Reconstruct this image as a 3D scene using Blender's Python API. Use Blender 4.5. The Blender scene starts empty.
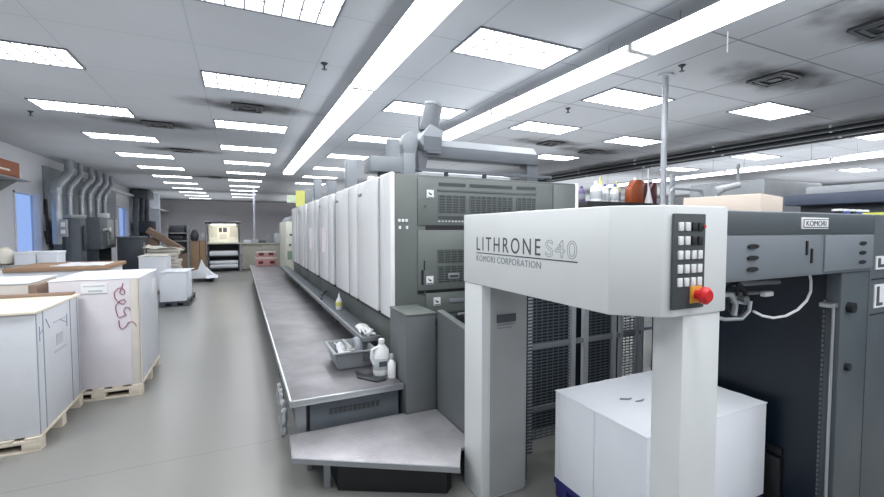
import bpy, bmesh, math, random
from mathutils import Vector, Matrix
random.seed(7)
C = bpy.context.scene.collection
PI = math.pi

# ------------------------------------------------------------------ materials
def lin(c):
    out = []
    for v in c:
        v /= 255.0
        out.append(v / 12.92 if v <= 0.04045 else ((v + 0.055) / 1.055) ** 2.4)
    return (*out, 1.0)

def mat(name, col, rough=0.5, metal=0.0, var=0.06, scale=4.0, bump=0.0, bscale=40.0, spec=0.5):
    m = bpy.data.materials.new(name); m.use_nodes = True
    nt = m.node_tree; N = nt.nodes; L = nt.links
    b = N['Principled BSDF']
    b.inputs['Roughness'].default_value = rough
    b.inputs['Metallic'].default_value = metal
    b.inputs['Specular IOR Level'].default_value = spec
    tc = N.new('ShaderNodeTexCoord')
    nz = N.new('ShaderNodeTexNoise'); nz.inputs['Scale'].default_value = scale; nz.inputs['Detail'].default_value = 5
    L.new(tc.outputs['Object'], nz.inputs['Vector'])
    rp = N.new('ShaderNodeValToRGB')
    c = lin(col)
    rp.color_ramp.elements[0].position = 0.3; rp.color_ramp.elements[1].position = 0.7
    rp.color_ramp.elements[0].color = tuple(v * (1 - var) for v in c[:3]) + (1,)
    rp.color_ramp.elements[1].color = tuple(min(1, v * (1 + var)) for v in c[:3]) + (1,)
    L.new(nz.outputs['Fac'], rp.inputs['Fac']); L.new(rp.outputs['Color'], b.inputs['Base Color'])
    if bump:
        n2 = N.new('ShaderNodeTexNoise'); n2.inputs['Scale'].default_value = bscale
        L.new(tc.outputs['Object'], n2.inputs['Vector'])
        bp = N.new('ShaderNodeBump'); bp.inputs['Strength'].default_value = bump; bp.inputs['Distance'].default_value = 0.02
        L.new(n2.outputs['Fac'], bp.inputs['Height']); L.new(bp.outputs['Normal'], b.inputs['Normal'])
    return m

def emit(name, col, strength, var=0.0, scale=2.0):
    m = bpy.data.materials.new(name); m.use_nodes = True
    nt = m.node_tree; N = nt.nodes; L = nt.links
    N.remove(N['Principled BSDF'])
    e = N.new('ShaderNodeEmission'); e.inputs['Color'].default_value = lin(col); e.inputs['Strength'].default_value = strength
    L.new(e.outputs[0], N['Material Output'].inputs['Surface'])
    return m

M = {}
M['light_grey'] = mat('delivery_light_grey', (216, 220, 221), 0.45, var=0.02)
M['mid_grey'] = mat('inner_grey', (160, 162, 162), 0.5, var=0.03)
M['tower'] = mat('grey_green_enamel', (92, 98, 96), 0.42, var=0.04)
M['tower_door'] = mat('grey_green_door', (102, 108, 106), 0.42, var=0.04)
M['cabinet'] = mat('grey_cabinet_paint', (96, 101, 103), 0.45, var=0.05)
M['slate'] = mat('slate_enamel', (120, 127, 134), 0.38, var=0.04)
M['slate_dark'] = mat('dark_slate_enamel', (78, 86, 91), 0.4, var=0.05)
M['navy'] = mat('dark_navy_panel', (8, 24, 38), 0.4, var=0.12, scale=2)
M['black'] = mat('black_plastic', (24, 26, 29), 0.5, var=0.1)
M['dark'] = mat('dark_metal', (52, 56, 61), 0.45, 0.3, var=0.12)
M['vent_dark'] = mat('vent_shade_panel_grey', (62, 68, 70), 0.6, var=0.08)  # stands for shade in vents and slots; plain dark grey on the control panel
M['white_cover'] = mat('white_enamel', (238, 240, 242), 0.25, var=0.015)
M['white'] = mat('white_plastic', (232, 234, 236), 0.4, var=0.02)
M['paper'] = mat('white_paper', (238, 242, 249), 0.8, var=0.015, bump=0.05, bscale=12)
M['paper_warm'] = mat('cream_paper', (222, 218, 206), 0.8, var=0.05)
M['wrap'] = mat('stretch_wrap', (204, 207, 213), 0.35, var=0.03, scale=6, bump=0.12, bscale=9)
M['wrap_pink'] = mat('pinkish_wrap', (212, 208, 214), 0.4, var=0.04, scale=5, bump=0.12, bscale=8)
M['beige_board'] = mat('beige_board', (206, 200, 192), 0.75, var=0.05)
M['kraft'] = mat('kraft_cardboard', (168, 138, 112), 0.85, var=0.08)
M['kraft_dark'] = mat('dark_cardboard', (140, 118, 102), 0.85, var=0.1)
M['pinkbox'] = mat('pale_pink_carton', (212, 198, 186), 0.8, var=0.03)
M['wood'] = mat('pallet_wood', (206, 196, 180), 0.85, var=0.14, scale=9)
M['pale_wood'] = mat('pale_lid_board', (230, 222, 204), 0.8, var=0.05)
M['blue_plastic'] = mat('blue_plastic', (44, 44, 112), 0.45)
M['steel'] = mat('bright_steel', (190, 194, 198), 0.28, 0.85, var=0.05)
M['steel_dull'] = mat('dull_steel', (148, 152, 156), 0.42, 0.5, var=0.1)
M['silver_duct'] = mat('silver_duct', (170, 175, 180), 0.38, 0.6, var=0.08)
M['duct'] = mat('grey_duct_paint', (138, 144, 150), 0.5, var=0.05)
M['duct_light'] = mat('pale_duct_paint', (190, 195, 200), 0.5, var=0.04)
M['duct_dark'] = mat('shaded_duct_paint', (98, 103, 110), 0.55, var=0.06)  # darker duct grey; shade put into the colour of trunk and elbow
M['machine'] = mat('machine_grey', (92, 99, 106), 0.5, var=0.08)
M['machine_dark'] = mat('machine_charcoal', (66, 72, 80), 0.5, var=0.1)
M['red'] = mat('red_plastic', (206, 34, 40), 0.35)
M['yellow'] = mat('yellow_plastic', (226, 158, 62), 0.5)
M['red_ink'] = mat('red_marker', (140, 46, 78), 0.7)
M['blue_ink'] = mat('blue_marker', (140, 148, 182), 0.7)
M['ink'] = mat('grey_ink', (74, 78, 84), 0.6)
M['ink_faint'] = mat('pale_ink', (128, 134, 140), 0.6)
M['faint_print'] = mat('faint_print', (186, 192, 196), 0.7)
M['strap'] = mat('grey_strap', (150, 156, 164), 0.5)
M['brown_jug'] = mat('amber_plastic', (150, 74, 40), 0.3, var=0.1)
M['maroon'] = mat('maroon_plastic', (84, 36, 44), 0.35, var=0.12)
M['purple'] = mat('purple_plastic', (98, 84, 130), 0.4)
M['blue_cap'] = mat('blue_cap', (78, 92, 178), 0.4)
M['ltyellow'] = mat('pale_yellow_plastic', (216, 214, 150), 0.45)
M['sign_green'] = mat('pale_green_card', (206, 222, 196), 0.7)
M['sign_yellow'] = mat('yellow_green_card', (214, 216, 120), 0.7)
M['pink_label'] = mat('pink_red_carton', (204, 150, 150), 0.7, var=0.08)
M['cream'] = mat('cream_enamel', (222, 222, 208), 0.5)
M['green_glass'] = mat('dull_green_panel', (140, 160, 140), 0.3)
M['counter'] = mat('counter_laminate', (178, 174, 164), 0.55)
M['tub'] = mat('grey_tub_plastic', (142, 147, 151), 0.4, var=0.05)
M['rag'] = mat('pale_rag', (205, 208, 212), 0.9, var=0.1, bump=0.3, bscale=20)
M['led'] = mat('light_booth_back', (250, 247, 236), 0.7)
M['pole'] = mat('painted_pole', (168, 172, 178), 0.4, 0.3)
M['wall'] = mat('painted_wall', (208, 209, 214), 0.7, var=0.03, scale=1.2)
M['wall_back'] = mat('back_wall_paint', (206, 203, 206), 0.75, var=0.04, scale=0.8)
M['trim'] = mat('white_trim', (205, 210, 222), 0.5)
M['housing'] = mat('lamp_housing', (226, 228, 230), 0.5)
M['lamp'] = emit('fluorescent_tube', (250, 252, 255), 8.5)
M['panel_lamp'] = emit('troffer_glow', (250, 252, 255), 6.5)
M['louver'] = mat('white_louver', (170, 174, 182), 0.5)
M['booth_glow'] = emit('booth_lamp', (255, 250, 235), 14.0)

# checker plate (raised crossed lozenges)
def plate_mat(name, col, sc, strength):
    m = mat(name, col, 0.42, 0.55, var=0.24, scale=3)
    nt = m.node_tree; N = nt.nodes; L = nt.links; b = N['Principled BSDF']
    tc = N.new('ShaderNodeTexCoord')
    outs = []
    for ang in (PI/4, -PI/4):
        mp = N.new('ShaderNodeMapping'); mp.inputs['Rotation'].default_value = (0, 0, ang)
        L.new(tc.outputs['Object'], mp.inputs['Vector'])
        w = N.new('ShaderNodeTexWave'); w.inputs['Scale'].default_value = sc; w.bands_direction = 'X'
        L.new(mp.outputs[0], w.inputs['Vector']); outs.append(w)
    mx = N.new('ShaderNodeMath'); mx.operation = 'MULTIPLY'
    L.new(outs[0].outputs['Fac'], mx.inputs[0]); L.new(outs[1].outputs['Fac'], mx.inputs[1])
    bp = N.new('ShaderNodeBump'); bp.inputs['Strength'].default_value = strength; bp.inputs['Distance'].default_value = 0.01
    L.new(mx.outputs[0], bp.inputs['Height']); L.new(bp.outputs[0], b.inputs['Normal'])
    mr = N.new('ShaderNodeMapRange'); mr.inputs[3].default_value = 0.88; mr.inputs[4].default_value = 1.14
    L.new(mx.outputs[0], mr.inputs[0])
    old = b.inputs['Base Color'].links[0].from_socket
    mm = N.new('ShaderNodeMix'); mm.data_type = 'RGBA'; mm.blend_type = 'MULTIPLY'; mm.inputs[0].default_value = 1
    L.new(old, mm.inputs[6]); L.new(mr.outputs[0], mm.inputs[7]); L.new(mm.outputs[2], b.inputs['Base Color'])
    return m
M['deck'] = plate_mat('walkway_deck', (128, 127, 131), 20, 0.12)
M['tread'] = plate_mat('tread_plate', (180, 178, 182), 16, 0.3)

# concrete floor
def floor_mat():
    m = mat('polished_concrete', (132, 132, 129), 0.26, var=0.03, scale=0.5, spec=0.5)
    nt = m.node_tree; N = nt.nodes; L = nt.links; b = N['Principled BSDF']
    tc = N.new('ShaderNodeTexCoord')
    n = N.new('ShaderNodeTexNoise'); n.inputs['Scale'].default_value = 3; n.inputs['Detail'].default_value = 8
    L.new(tc.outputs['Object'], n.inputs['Vector'])
    mr = N.new('ShaderNodeMapRange'); mr.inputs[3].default_value = 0.25; mr.inputs[4].default_value = 0.28
    L.new(n.outputs['Fac'], mr.inputs[0]); L.new(mr.outputs[0], b.inputs['Roughness'])
    br = N.new('ShaderNodeTexBrick'); br.offset = 0; br.inputs['Scale'].default_value = 1
    br.inputs['Brick Width'].default_value = 4.2; br.inputs['Row Height'].default_value = 4.2; br.inputs['Mortar Size'].default_value = 0.006
    br.inputs['Color1'].default_value = br.inputs['Color2'].default_value = (1, 1, 1, 1); br.inputs['Mortar'].default_value = (0.8, 0.8, 0.8, 1)
    mp = N.new('ShaderNodeMapping'); mp.inputs['Location'].default_value = (1.7, 0.35, 0)
    L.new(tc.outputs['Object'], mp.inputs[0]); L.new(mp.outputs[0], br.inputs['Vector'])
    old = b.inputs['Base Color'].links[0].from_socket
    mm = N.new('ShaderNodeMix'); mm.data_type = 'RGBA'; mm.blend_type = 'MULTIPLY'; mm.inputs[0].default_value = 1
    L.new(old, mm.inputs[6]); L.new(br.outputs['Color'], mm.inputs[7]); L.new(mm.outputs[2], b.inputs['Base Color'])
    return m
M['floor'] = floor_mat()

VENTS = [(0.15, 7.6), (-1.32, 9.5), (-1.25, 12.4), (6.3, 3.25), (5.62, 1.95), (8.0, 8.2), (6.4, 7.8), (-0.8, 18.3)]
def ceiling_mat():
    m = mat('ceiling_tiles', (174, 178, 184), 0.85, var=0.05, scale=0.7)
    nt = m.node_tree; N = nt.nodes; L = nt.links; b = N['Principled BSDF']
    tc = N.new('ShaderNodeTexCoord')
    br = N.new('ShaderNodeTexBrick'); br.offset = 0; br.inputs['Scale'].default_value = 1
    br.inputs['Brick Width'].default_value = 1.275; br.inputs['Row Height'].default_value = 1.25; br.inputs['Mortar Size'].default_value = 0.012
    br.inputs['Color1'].default_value = (1, 1, 1, 1); br.inputs['Color2'].default_value = (0.93, 0.92, 0.93, 1); br.inputs['Mortar'].default_value = (0.45, 0.46, 0.48, 1)
    mp = N.new('ShaderNodeMapping'); mp.inputs['Location'].default_value = (0.405, 0.98, 0)
    L.new(tc.outputs['Object'], mp.inputs[0]); L.new(mp.outputs[0], br.inputs['Vector'])
    old = b.inputs['Base Color'].links[0].from_socket
    mm = N.new('ShaderNodeMix'); mm.data_type = 'RGBA'; mm.blend_type = 'MULTIPLY'; mm.inputs[0].default_value = 1
    # the grid shows more strongly on the sagging tiles of the right-hand bays
    sx = N.new('ShaderNodeSeparateXYZ'); L.new(tc.outputs['Object'], sx.inputs[0])
    mr = N.new('ShaderNodeMapRange'); mr.inputs[1].default_value = 1.5; mr.inputs[2].default_value = 4.5; mr.inputs[3].default_value = 0.25; mr.inputs[4].default_value = 1.0
    L.new(sx.outputs['X'], mr.inputs[0]); L.new(mr.outputs[0], mm.inputs[0])
    L.new(old, mm.inputs[6]); L.new(br.outputs['Color'], mm.inputs[7])
    cur = mm.outputs[2]
    nz = N.new('ShaderNodeTexNoise'); nz.inputs['Scale'].default_value = 2.2; nz.inputs['Detail'].default_value = 4
    L.new(tc.outputs['Object'], nz.inputs['Vector'])
    # soot blown out of the air vents
    for vx, vy in VENTS:
        ms = N.new('ShaderNodeMapping'); ms.inputs['Location'].default_value = (-vx / 1.25, -vy / 0.5, -3.75); ms.inputs['Scale'].default_value = (1 / 1.25, 1 / 0.5, 1)
        L.new(tc.outputs['Object'], ms.inputs[0])
        ln = N.new('ShaderNodeVectorMath'); ln.operation = 'LENGTH'; L.new(ms.outputs[0], ln.inputs[0])
        ad = N.new('ShaderNodeMath'); ad.operation = 'MULTIPLY_ADD'; ad.inputs[1].default_value = 1.1; L.new(nz.outputs['Fac'], ad.inputs[0]); L.new(ln.outputs['Value'], ad.inputs[2])
        r = N.new('ShaderNodeMapRange'); r.interpolation_type = 'SMOOTHSTEP'
        r.inputs[1].default_value = 0.7; r.inputs[2].default_value = 1.55; r.inputs[3].default_value = 0.07; r.inputs[4].default_value = 1.0
        L.new(ad.outputs[0], r.inputs[0])
        k = N.new('ShaderNodeMix'); k.data_type = 'RGBA'; k.blend_type = 'MULTIPLY'; k.inputs[0].default_value = 1
        L.new(cur, k.inputs[6]); L.new(r.outputs[0], k.inputs[7]); cur = k.outputs[2]
    # dark grime band along the pipe run on the right
    ab = N.new('ShaderNodeMath'); ab.operation = 'SUBTRACT'; ab.inputs[1].default_value = 10.6; L.new(sx.outputs['X'], ab.inputs[0])
    a2 = N.new('ShaderNodeMath'); a2.operation = 'ABSOLUTE'; L.new(ab.outputs[0], a2.inputs[0])
    a3 = N.new('ShaderNodeMath'); a3.operation = 'MULTIPLY_ADD'; a3.inputs[1].default_value = 0.8; L.new(nz.outputs['Fac'], a3.inputs[0]); L.new(a2.outputs[0], a3.inputs[2])
    r = N.new('ShaderNodeMapRange'); r.interpolation_type = 'SMOOTHSTEP'; r.inputs[1].default_value = 0.8; r.inputs[2].default_value = 1.6; r.inputs[3].default_value = 0.1; r.inputs[4].default_value = 1.0
    L.new(a3.outputs[0], r.inputs[0])
    k = N.new('ShaderNodeMix'); k.data_type = 'RGBA'; k.blend_type = 'MULTIPLY'; k.inputs[0].default_value = 1
    L.new(cur, k.inputs[6]); L.new(r.outputs[0], k.inputs[7]); cur = k.outputs[2]
    L.new(cur, b.inputs['Base Color'])
    return m
M['ceiling'] = ceiling_mat()
M['tinted'] = mat('pale_lilac_card', (246, 238, 246), .6)

def glass_mat():
    m = bpy.data.materials.new('window_glass'); m.use_nodes = True
    b = m.node_tree.nodes['Principled BSDF']
    b.inputs['Base Color'].default_value = lin((214, 226, 246)); b.inputs['Roughness'].default_value = 0.05
    b.inputs['Transmission Weight'].default_value = 1.0; b.inputs['IOR'].default_value = 1.05
    return m
M['glass'] = glass_mat()

# ------------------------------------------------------------------ mesh helpers
class B:
    """collects shapes into one bmesh"""
    def __init__(s): s.bm = bmesh.new()
    def _merge(s, t):
        me = bpy.data.meshes.new('tmp'); t.to_mesh(me); t.free(); s.bm.from_mesh(me); bpy.data.meshes.remove(me)
    def box(s, x0, x1, y0, y1, z0, z1, bev=0.0, seg=2, rot=None, piv=None):
        t = bmesh.new(); bmesh.ops.create_cube(t, size=1)
        for v in t.verts:
            v.co = Vector(((x0 + x1) / 2 + v.co.x * (x1 - x0), (y0 + y1) / 2 + v.co.y * (y1 - y0), (z0 + z1) / 2 + v.co.z * (z1 - z0)))
        if bev: bmesh.ops.bevel(t, geom=t.edges[:], offset=bev, segments=seg, affect='EDGES', profile=0.5)
        if rot: bmesh.ops.transform(t, matrix=Matrix.Translation(piv) @ rot @ Matrix.Translation(-Vector(piv)), verts=t.verts)
        s._merge(t); return s
    def prism(s, poly, a0, a1, axis='z', bev=0.0, seg=2):
        t = bmesh.new()
        f = {'z': lambda p, a: (p[0], p[1], a), 'x': lambda p, a: (a, p[0], p[1]), 'y': lambda p, a: (p[0], a, p[1])}[axis]
        lo = [t.verts.new(f(p, a0)) for p in poly]; hi = [t.verts.new(f(p, a1)) for p in poly]
        n = len(poly)
        t.faces.new(lo[::-1]); t.faces.new(hi)
        for i in range(n): t.faces.new((lo[i], lo[(i + 1) % n], hi[(i + 1) % n], hi[i]))
        bmesh.ops.recalc_face_normals(t, faces=t.faces)
        if bev: bmesh.ops.bevel(t, geom=t.edges[:], offset=bev, segments=seg, affect='EDGES', profile=0.5)
        s._merge(t); return s
    def tube(s, pts, r, seg=10, closed=False):
        pts = [Vector(p) for p in pts]; n = len(pts)
        rr = r if isinstance(r, (list, tuple)) else [r] * n
        t = bmesh.new(); rings = []; up = None
        for i, p in enumerate(pts):
            a = pts[i - 1] if (i > 0 or closed) else p
            c = pts[(i + 1) % n] if (i < n - 1 or closed) else p
            d = (c - a).normalized()
            if up is None:
                up = Vector((0, 0, 1)) if abs(d.z) < 0.9 else Vector((1, 0, 0))
            x = d.cross(up).normalized(); y = x.cross(d).normalized(); up = y
            rings.append([t.verts.new(p + (x * math.cos(q) + y * math.sin(q)) * rr[i]) for q in [2 * PI * k / seg for k in range(seg)]])
        for i in range(n if closed else n - 1):
            A, Bq = rings[i], rings[(i + 1) % n]
            for k in range(seg): t.faces.new((A[k], A[(k + 1) % seg], Bq[(k + 1) % seg], Bq[k]))
        if not closed:
            t.faces.new(rings[0][::-1]); t.faces.new(rings[-1])
        bmesh.ops.recalc_face_normals(t, faces=t.faces)
        s._merge(t); return s
    def cyl(s, p0, p1, r0, r1=None, seg=18):
        return s.tube([p0, p1], [r0, r0 if r1 is None else r1], seg)
    def lathe(s, prof, c, seg=20, sx=1, sy=1):
        t = bmesh.new(); rings = []
        for r, z in prof:
            rings.append([t.verts.new((c[0] + max(r, 1e-4) * sx * math.cos(2 * PI * k / seg), c[1] + max(r, 1e-4) * sy * math.sin(2 * PI * k / seg), c[2] + z)) for k in range(seg)])
        for A, Bq in zip(rings, rings[1:]):
            for k in range(seg): t.faces.new((A[k], A[(k + 1) % seg], Bq[(k + 1) % seg], Bq[k]))
        t.faces.new(rings[0][::-1]); t.faces.new(rings[-1])
        bmesh.ops.recalc_face_normals(t, faces=t.faces)
        s._merge(t); return s
    def sheet(s, corners, nx, ny, amp, thick=0.004, seed=0):
        """a slightly rumpled sheet spanned by 4 corners (a,b,c,d in order)"""
        rnd = random.Random(seed); a, b, c, d = [Vector(q) for q in corners]
        t = bmesh.new(); g = []
        for i in range(nx + 1):
            row = []
            for j in range(ny + 1):
                u, v = i / nx, j / ny
                p = a * (1 - u) * (1 - v) + b * u * (1 - v) + c * u * v + d * (1 - u) * v
                p.z += rnd.uniform(-amp, amp); row.append(t.verts.new(p))
            g.append(row)
        fs = [t.faces.new((g[i][j], g[i + 1][j], g[i + 1][j + 1], g[i][j + 1])) for i in range(nx) for j in range(ny)]
        ex = bmesh.ops.extrude_face_region(t, geom=fs)
        for v in [q for q in ex['geom'] if isinstance(q, bmesh.types.BMVert)]: v.co.z += thick
        bmesh.ops.recalc_face_normals(t, faces=t.faces)
        s._merge(t); return s

ORG = {}
def multi(name, b, m, parent):
    """every separate piece of b becomes an object of its own"""
    bm = b.bm; bm.verts.index_update(); seen = set(); out = []
    for v in bm.verts:
        if v.index in seen: continue
        st = [v]; isl = []; seen.add(v.index)
        while st:
            q = st.pop(); isl.append(q)
            for e in q.link_edges:
                o = e.other_vert(q)
                if o.index not in seen: seen.add(o.index); st.append(o)
        nb = B(); mp = {q.index: nb.bm.verts.new(q.co) for q in isl}
        fs = {f for q in isl for f in q.link_faces}
        for f in fs: nb.bm.faces.new([mp[q.index] for q in f.verts])
        out.append(obj(name, nb, m, parent))
    bm.free(); return out
def link(o, parent):
    C.objects.link(o)
    if parent is not None: o.parent = parent
def obj(name, b, m, parent=None, loc=None, smooth=35):
    """link a B as one mesh; world coordinates in, stored relative to the thing's origin"""
    bm = b.bm
    org = Vector(ORG[parent.name]) if parent is not None else Vector(loc or (0, 0, 0))
    bmesh.ops.translate(bm, verts=bm.verts, vec=-org)
    lim = math.radians(smooth)
    for f in bm.faces: f.smooth = True
    for e in bm.edges: e.smooth = e.calc_face_angle(0) < lim if len(e.link_faces) == 2 else False
    me = bpy.data.meshes.new(name); bm.to_mesh(me); bm.free()
    me.materials.append(M[m] if isinstance(m, str) else m)
    o = bpy.data.objects.new(name, me); link(o, parent)
    if parent is None: o.location = org
    ORG[o.name] = tuple(org)
    return o
def thing(name, label, cat, loc, group=None):
    o = bpy.data.objects.new(name, None); o.empty_display_size = 0.1; C.objects.link(o); o.location = loc
    ORG[o.name] = tuple(loc)
    o['label'] = label; o['category'] = cat
    if group: o['group'] = group
    return o
def tag(o, label, cat, group=None, kind=None):
    o['label'] = label; o['category'] = cat
    if group: o['group'] = group
    if kind: o['kind'] = kind
    return o
def lab(o, label): o['label'] = label; return o
def struct(name, b, m, parent=None):
    o = obj(name, b, m, parent)
    if parent is None: o['kind'] = 'structure'
    return o
def dup(root, loc, label, group=None):
    r = root.copy(); C.objects.link(r); r.location = loc; r['label'] = label
    if group: r['group'] = group
    for ch in list(root.children):
        c = ch.copy(); C.objects.link(c); c.parent = r
        for g in list(ch.children):
            d = g.copy(); C.objects.link(d); d.parent = c
    return r
def text(name, body, m, parent, p0, face, width, height, depth=0.002, spacing=1.0, outline=0.0):
    """lettering fitted to width x height with its lower left corner at p0; face '-x' or '-y' tells which way it looks"""
    cu = bpy.data.curves.new(name, 'FONT'); cu.body = body; cu.space_character = spacing
    if outline: cu.fill_mode = 'NONE'; cu.bevel_depth = outline; cu.bevel_resolution = 0
    else: cu.extrude = 0.004
    o = bpy.data.objects.new('tmp_text', cu); C.objects.link(o)
    dg = bpy.context.evaluated_depsgraph_get(); dg.update()
    me = bpy.data.meshes.new_from_object(o.evaluated_get(dg)); bpy.data.objects.remove(o)
    xs = [v.co.x for v in me.vertices]; ys = [v.co.y for v in me.vertices]; zs = [v.co.z for v in me.vertices]
    x0, y0, z0 = min(xs), min(ys), min(zs); w, h, t = max(xs) - x0, max(ys) - y0, max(max(zs) - z0, 1e-5)
    b = B(); b.bm.from_mesh(me); bpy.data.meshes.remove(me)
    for v in b.bm.verts:
        u = (v.co.x - x0) / w * width; q = (v.co.y - y0) / h * height; d = (v.co.z - z0) / t * depth
        if face == '-x': v.co = Vector((p0[0] - d, p0[1] - u, p0[2] + q))
        else: v.co = Vector((p0[0] + u, p0[1] - d, p0[2] + q))
    return obj(name, b, m, parent)
def strokes(b, lines, r=0.004):
    for l in lines: b.tube(l, r, 6)
    return b

def ordinal(n): return ['first', 'second', 'third', 'fourth', 'fifth', 'sixth', 'seventh', 'eighth', 'ninth', 'tenth', 'eleventh', 'twelfth', 'thirteenth'][n]

# ------------------------------------------------------------------ the room
CZ = 3.75; XL = -4.75; XR = 24.0; YB = 34.0; YF = -4.0
struct('floor', B().box(XL - .2, XR + .2, YF - .2, YB + .2, -0.1, 0), 'floor')
struct('ceiling', B().box(XL - .2, XR + .2, YF - .2, YB + .2, CZ, CZ + 0.1), 'ceiling')
W1 = (13.3, 14.8, 1.15, 2.71); W2 = (22.8, 24.6, 1.3, 2.8)
wl = B()
wl.box(XL - .2, XL, YF, W1[0], 0, CZ).box(XL - .2, XL, W1[0], W1[1], 0, W1[2]).box(XL - .2, XL, W1[0], W1[1], W1[3], CZ)
wl.box(XL - .2, XL, W1[1], W2[0], 0, CZ).box(XL - .2, XL, W2[0], W2[1], 0, W2[2]).box(XL - .2, XL, W2[0], W2[1], W2[3], CZ).box(XL - .2, XL, W2[1], YB, 0, CZ)
struct('wall_left', wl, 'wall')
struct('wall_back', B().box(XL - .2, XR + .2, YB, YB + .2, 0, CZ), 'wall_back')
struct('wall_right', B().box(XR, XR + .2, YF, YB, 0, CZ), 'wall')
struct('wall_front', B().box(XL - .2, XR + .2, YF - .2, YF, 0, CZ), 'wall')
for i, (y0, y1, z0, z1) in enumerate((W1, W2)):
    w = thing('window_%d' % (i + 1), '', '', (XL, y0, z0)); del w['label']; del w['category']; w['kind'] = 'structure'
    f = B()
    f.box(XL - .12, XL + .03, y0, y0 + .05, z0, z1).box(XL - .12, XL + .03, y1 - .09, y1, z0, z1).box(XL - .12, XL + .03, y0, y1, z0, z0 + .05).box(XL - .12, XL + .03, y0, y1, z1 - .05, z1)
    f.box(XL - .1, XL - .04, y1 - .22, y1 - .19, z0, z1)
    obj('window_frame', f, 'trim', w)
    obj('pane', B().box(XL - .09, XL - .08, y0 + .05, y1 - .16, z0 + .05, z1 - .05), 'glass', w)
struct('column', B().box(XL, -4.1, 28.8, 29.3, 0, CZ), 'trim')
struct('trim_1', B().box(XL, -4.2, 29.3, YB, 2.9, 3.0).box(XL, -4.55, 18.0, 28.8, 3.35, 3.45), 'wall_back')
struct('baseboard_left', B().box(XL, XL + .02, YF, YB, 0, .12), 'machine')

# ------------------------------------------------------------------ recessed ceiling lights
LIGHTS = {
    'far left': [(-2.28, 6.33), (-2.22, 8.8), (-2.2, 11.2), (-2.2, 13.7), (-2.2, 16.2), (-2.2, 18.7), (-2.2, 21.2), (-2.2, 23.7), (-2.2, 26.2), (-2.2, 28.7), (-2.2, 31.2)],
    'aisle': [(0.23, 3.93), (0.23, 6.42), (0.25, 9.0), (0.25, 11.5), (0.25, 14.0), (0.25, 16.5), (0.25, 19.0), (0.25, 21.5), (0.25, 24.0), (0.25, 26.5), (0.25, 29.0)],
    'middle': [(2.76, 3.96), (2.78, 6.56), (2.78, 9.1), (2.78, 11.6), (2.78, 14.1), (2.78, 16.6), (2.78, 19.1)],
    'right': [(5.33, 4.72), (5.36, 6.7), (5.36, 9.2)],
    'far right': [(7.98, 4.18), (7.95, 6.86), (7.8, 9.3)],
    'rightmost': [(12.0, 4.25), (12.6, 6.9), (13.0, 9.4), (18.5, 7.0)],
}
COLTXT = {
    'far left': 'in the left wall row', 'aisle': 'in the aisle row', 'middle': 'between the two strip lights',
    'right': 'right of the right strip light', 'far right': 'left of the dark ceiling pipes', 'rightmost': 'beyond the dark ceiling pipes'}
light0 = None
lightlocs = []
for col, pts in LIGHTS.items():
    for k, (x, y) in enumerate(pts):
        where = 'nearest the camera' if k == 0 else ordinal(k) + ' from the camera'
        lb = 'recessed white ceiling light, %s %s' % (where, COLTXT[col])
        lightlocs.append((x, y))
        if light0 is None:
            light0 = thing('ceiling_light', lb, 'ceiling light', (x, y, CZ), 'recessed ceiling lights')
            hx, hy = 0.61, 0.305
            fr = B()
            fr.box(x - hx - .02, x + hx + .02, y - hy - .02, y - hy, CZ - .015, CZ + .001).box(x - hx - .02, x + hx + .02, y + hy, y + hy + .02, CZ - .015, CZ + .001)
            fr.box(x - hx - .02, x - hx, y - hy, y + hy, CZ - .015, CZ + .001).box(x + hx, x + hx + .02, y - hy, y + hy, CZ - .015, CZ + .001)
            obj('frame', fr, 'machine', light0)
            obj('diffuser', B().box(x - hx, x + hx, y - hy, y + hy, CZ - .006, CZ - .001), 'panel_lamp', light0)
            lv = B()
            for i in range(1, 8): lv.box(x - hx + i * hx / 4 - .009, x - hx + i * hx / 4 + .009, y - hy, y + hy, CZ - .014, CZ - .0065)
            for i in range(1, 3): lv.box(x - hx, x + hx, y - hy + i * hy * 2 / 3 - .009, y - hy + i * hy * 2 / 3 + .009, CZ - .014, CZ - .0065)
            obj('louver', lv, 'louver', light0)
        else:
            dup(light0, (x, y, CZ), lb)

# ------------------------------------------------------------------ suspended strip lights
def strip(x, y0, y1, z, w, label, hang=True):
    t = thing('strip_light', label, 'strip light', (x, y0, z), 'suspended fluorescent strip lights')
    h = B().prism([(x - w / 2, z + .03), (x + w / 2, z + .03), (x + w / 4, z + .08), (x - w / 4, z + .08)], y0, y1, 'y')
    obj('housing', h, 'housing', t)
    l = B()
    l.prism([(x - w / 2, z + .03), (x - w / 2 + .01, z - .02), (x - .02, z - .035), (x + .02, z - .035), (x + w / 2 - .01, z - .02), (x + w / 2, z + .03)], y0 + .03, y1 - .03, 'y')
    obj('diffuser', l, 'lamp', t)
    e = B().box(x - w / 2 + .01, x + w / 2 - .01, y0, y0 + .03, z - .03, z + .03).box(x - w / 2 + .01, x + w / 2 - .01, y1 - .03, y1, z - .03, z + .03)
    multi('end_cap', e, 'housing', t)
    hg = B()
    for yy in (y0 + .4, y1 - .4): hg.cyl((x, yy, z + .075), (x, yy, CZ), .006, seg=6)
    multi('hanger', hg, 'steel_dull', t)
    return t
ys = [0.35, 2.85, 5.27, 7.6, 9.9, 12.2, 14.4]
nm = ['nearest end of the left row, at the top edge of the photo', 'second segment of the left row', 'third segment of the left row', 'fourth segment of the left row', 'fifth segment of the left row', 'far end segment of the left row']
for i in range(1, 6): strip(1.42, ys[i] + .01, ys[i + 1] - .01, 3.55, .29, 'long white fluorescent strip light, ' + ('nearest segment of the row above the walkway' if i == 1 else ordinal(i - 1) + ' segment of the row above the walkway'))
ys = [0.6, 3.04, 5.56, 7.95]
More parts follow.
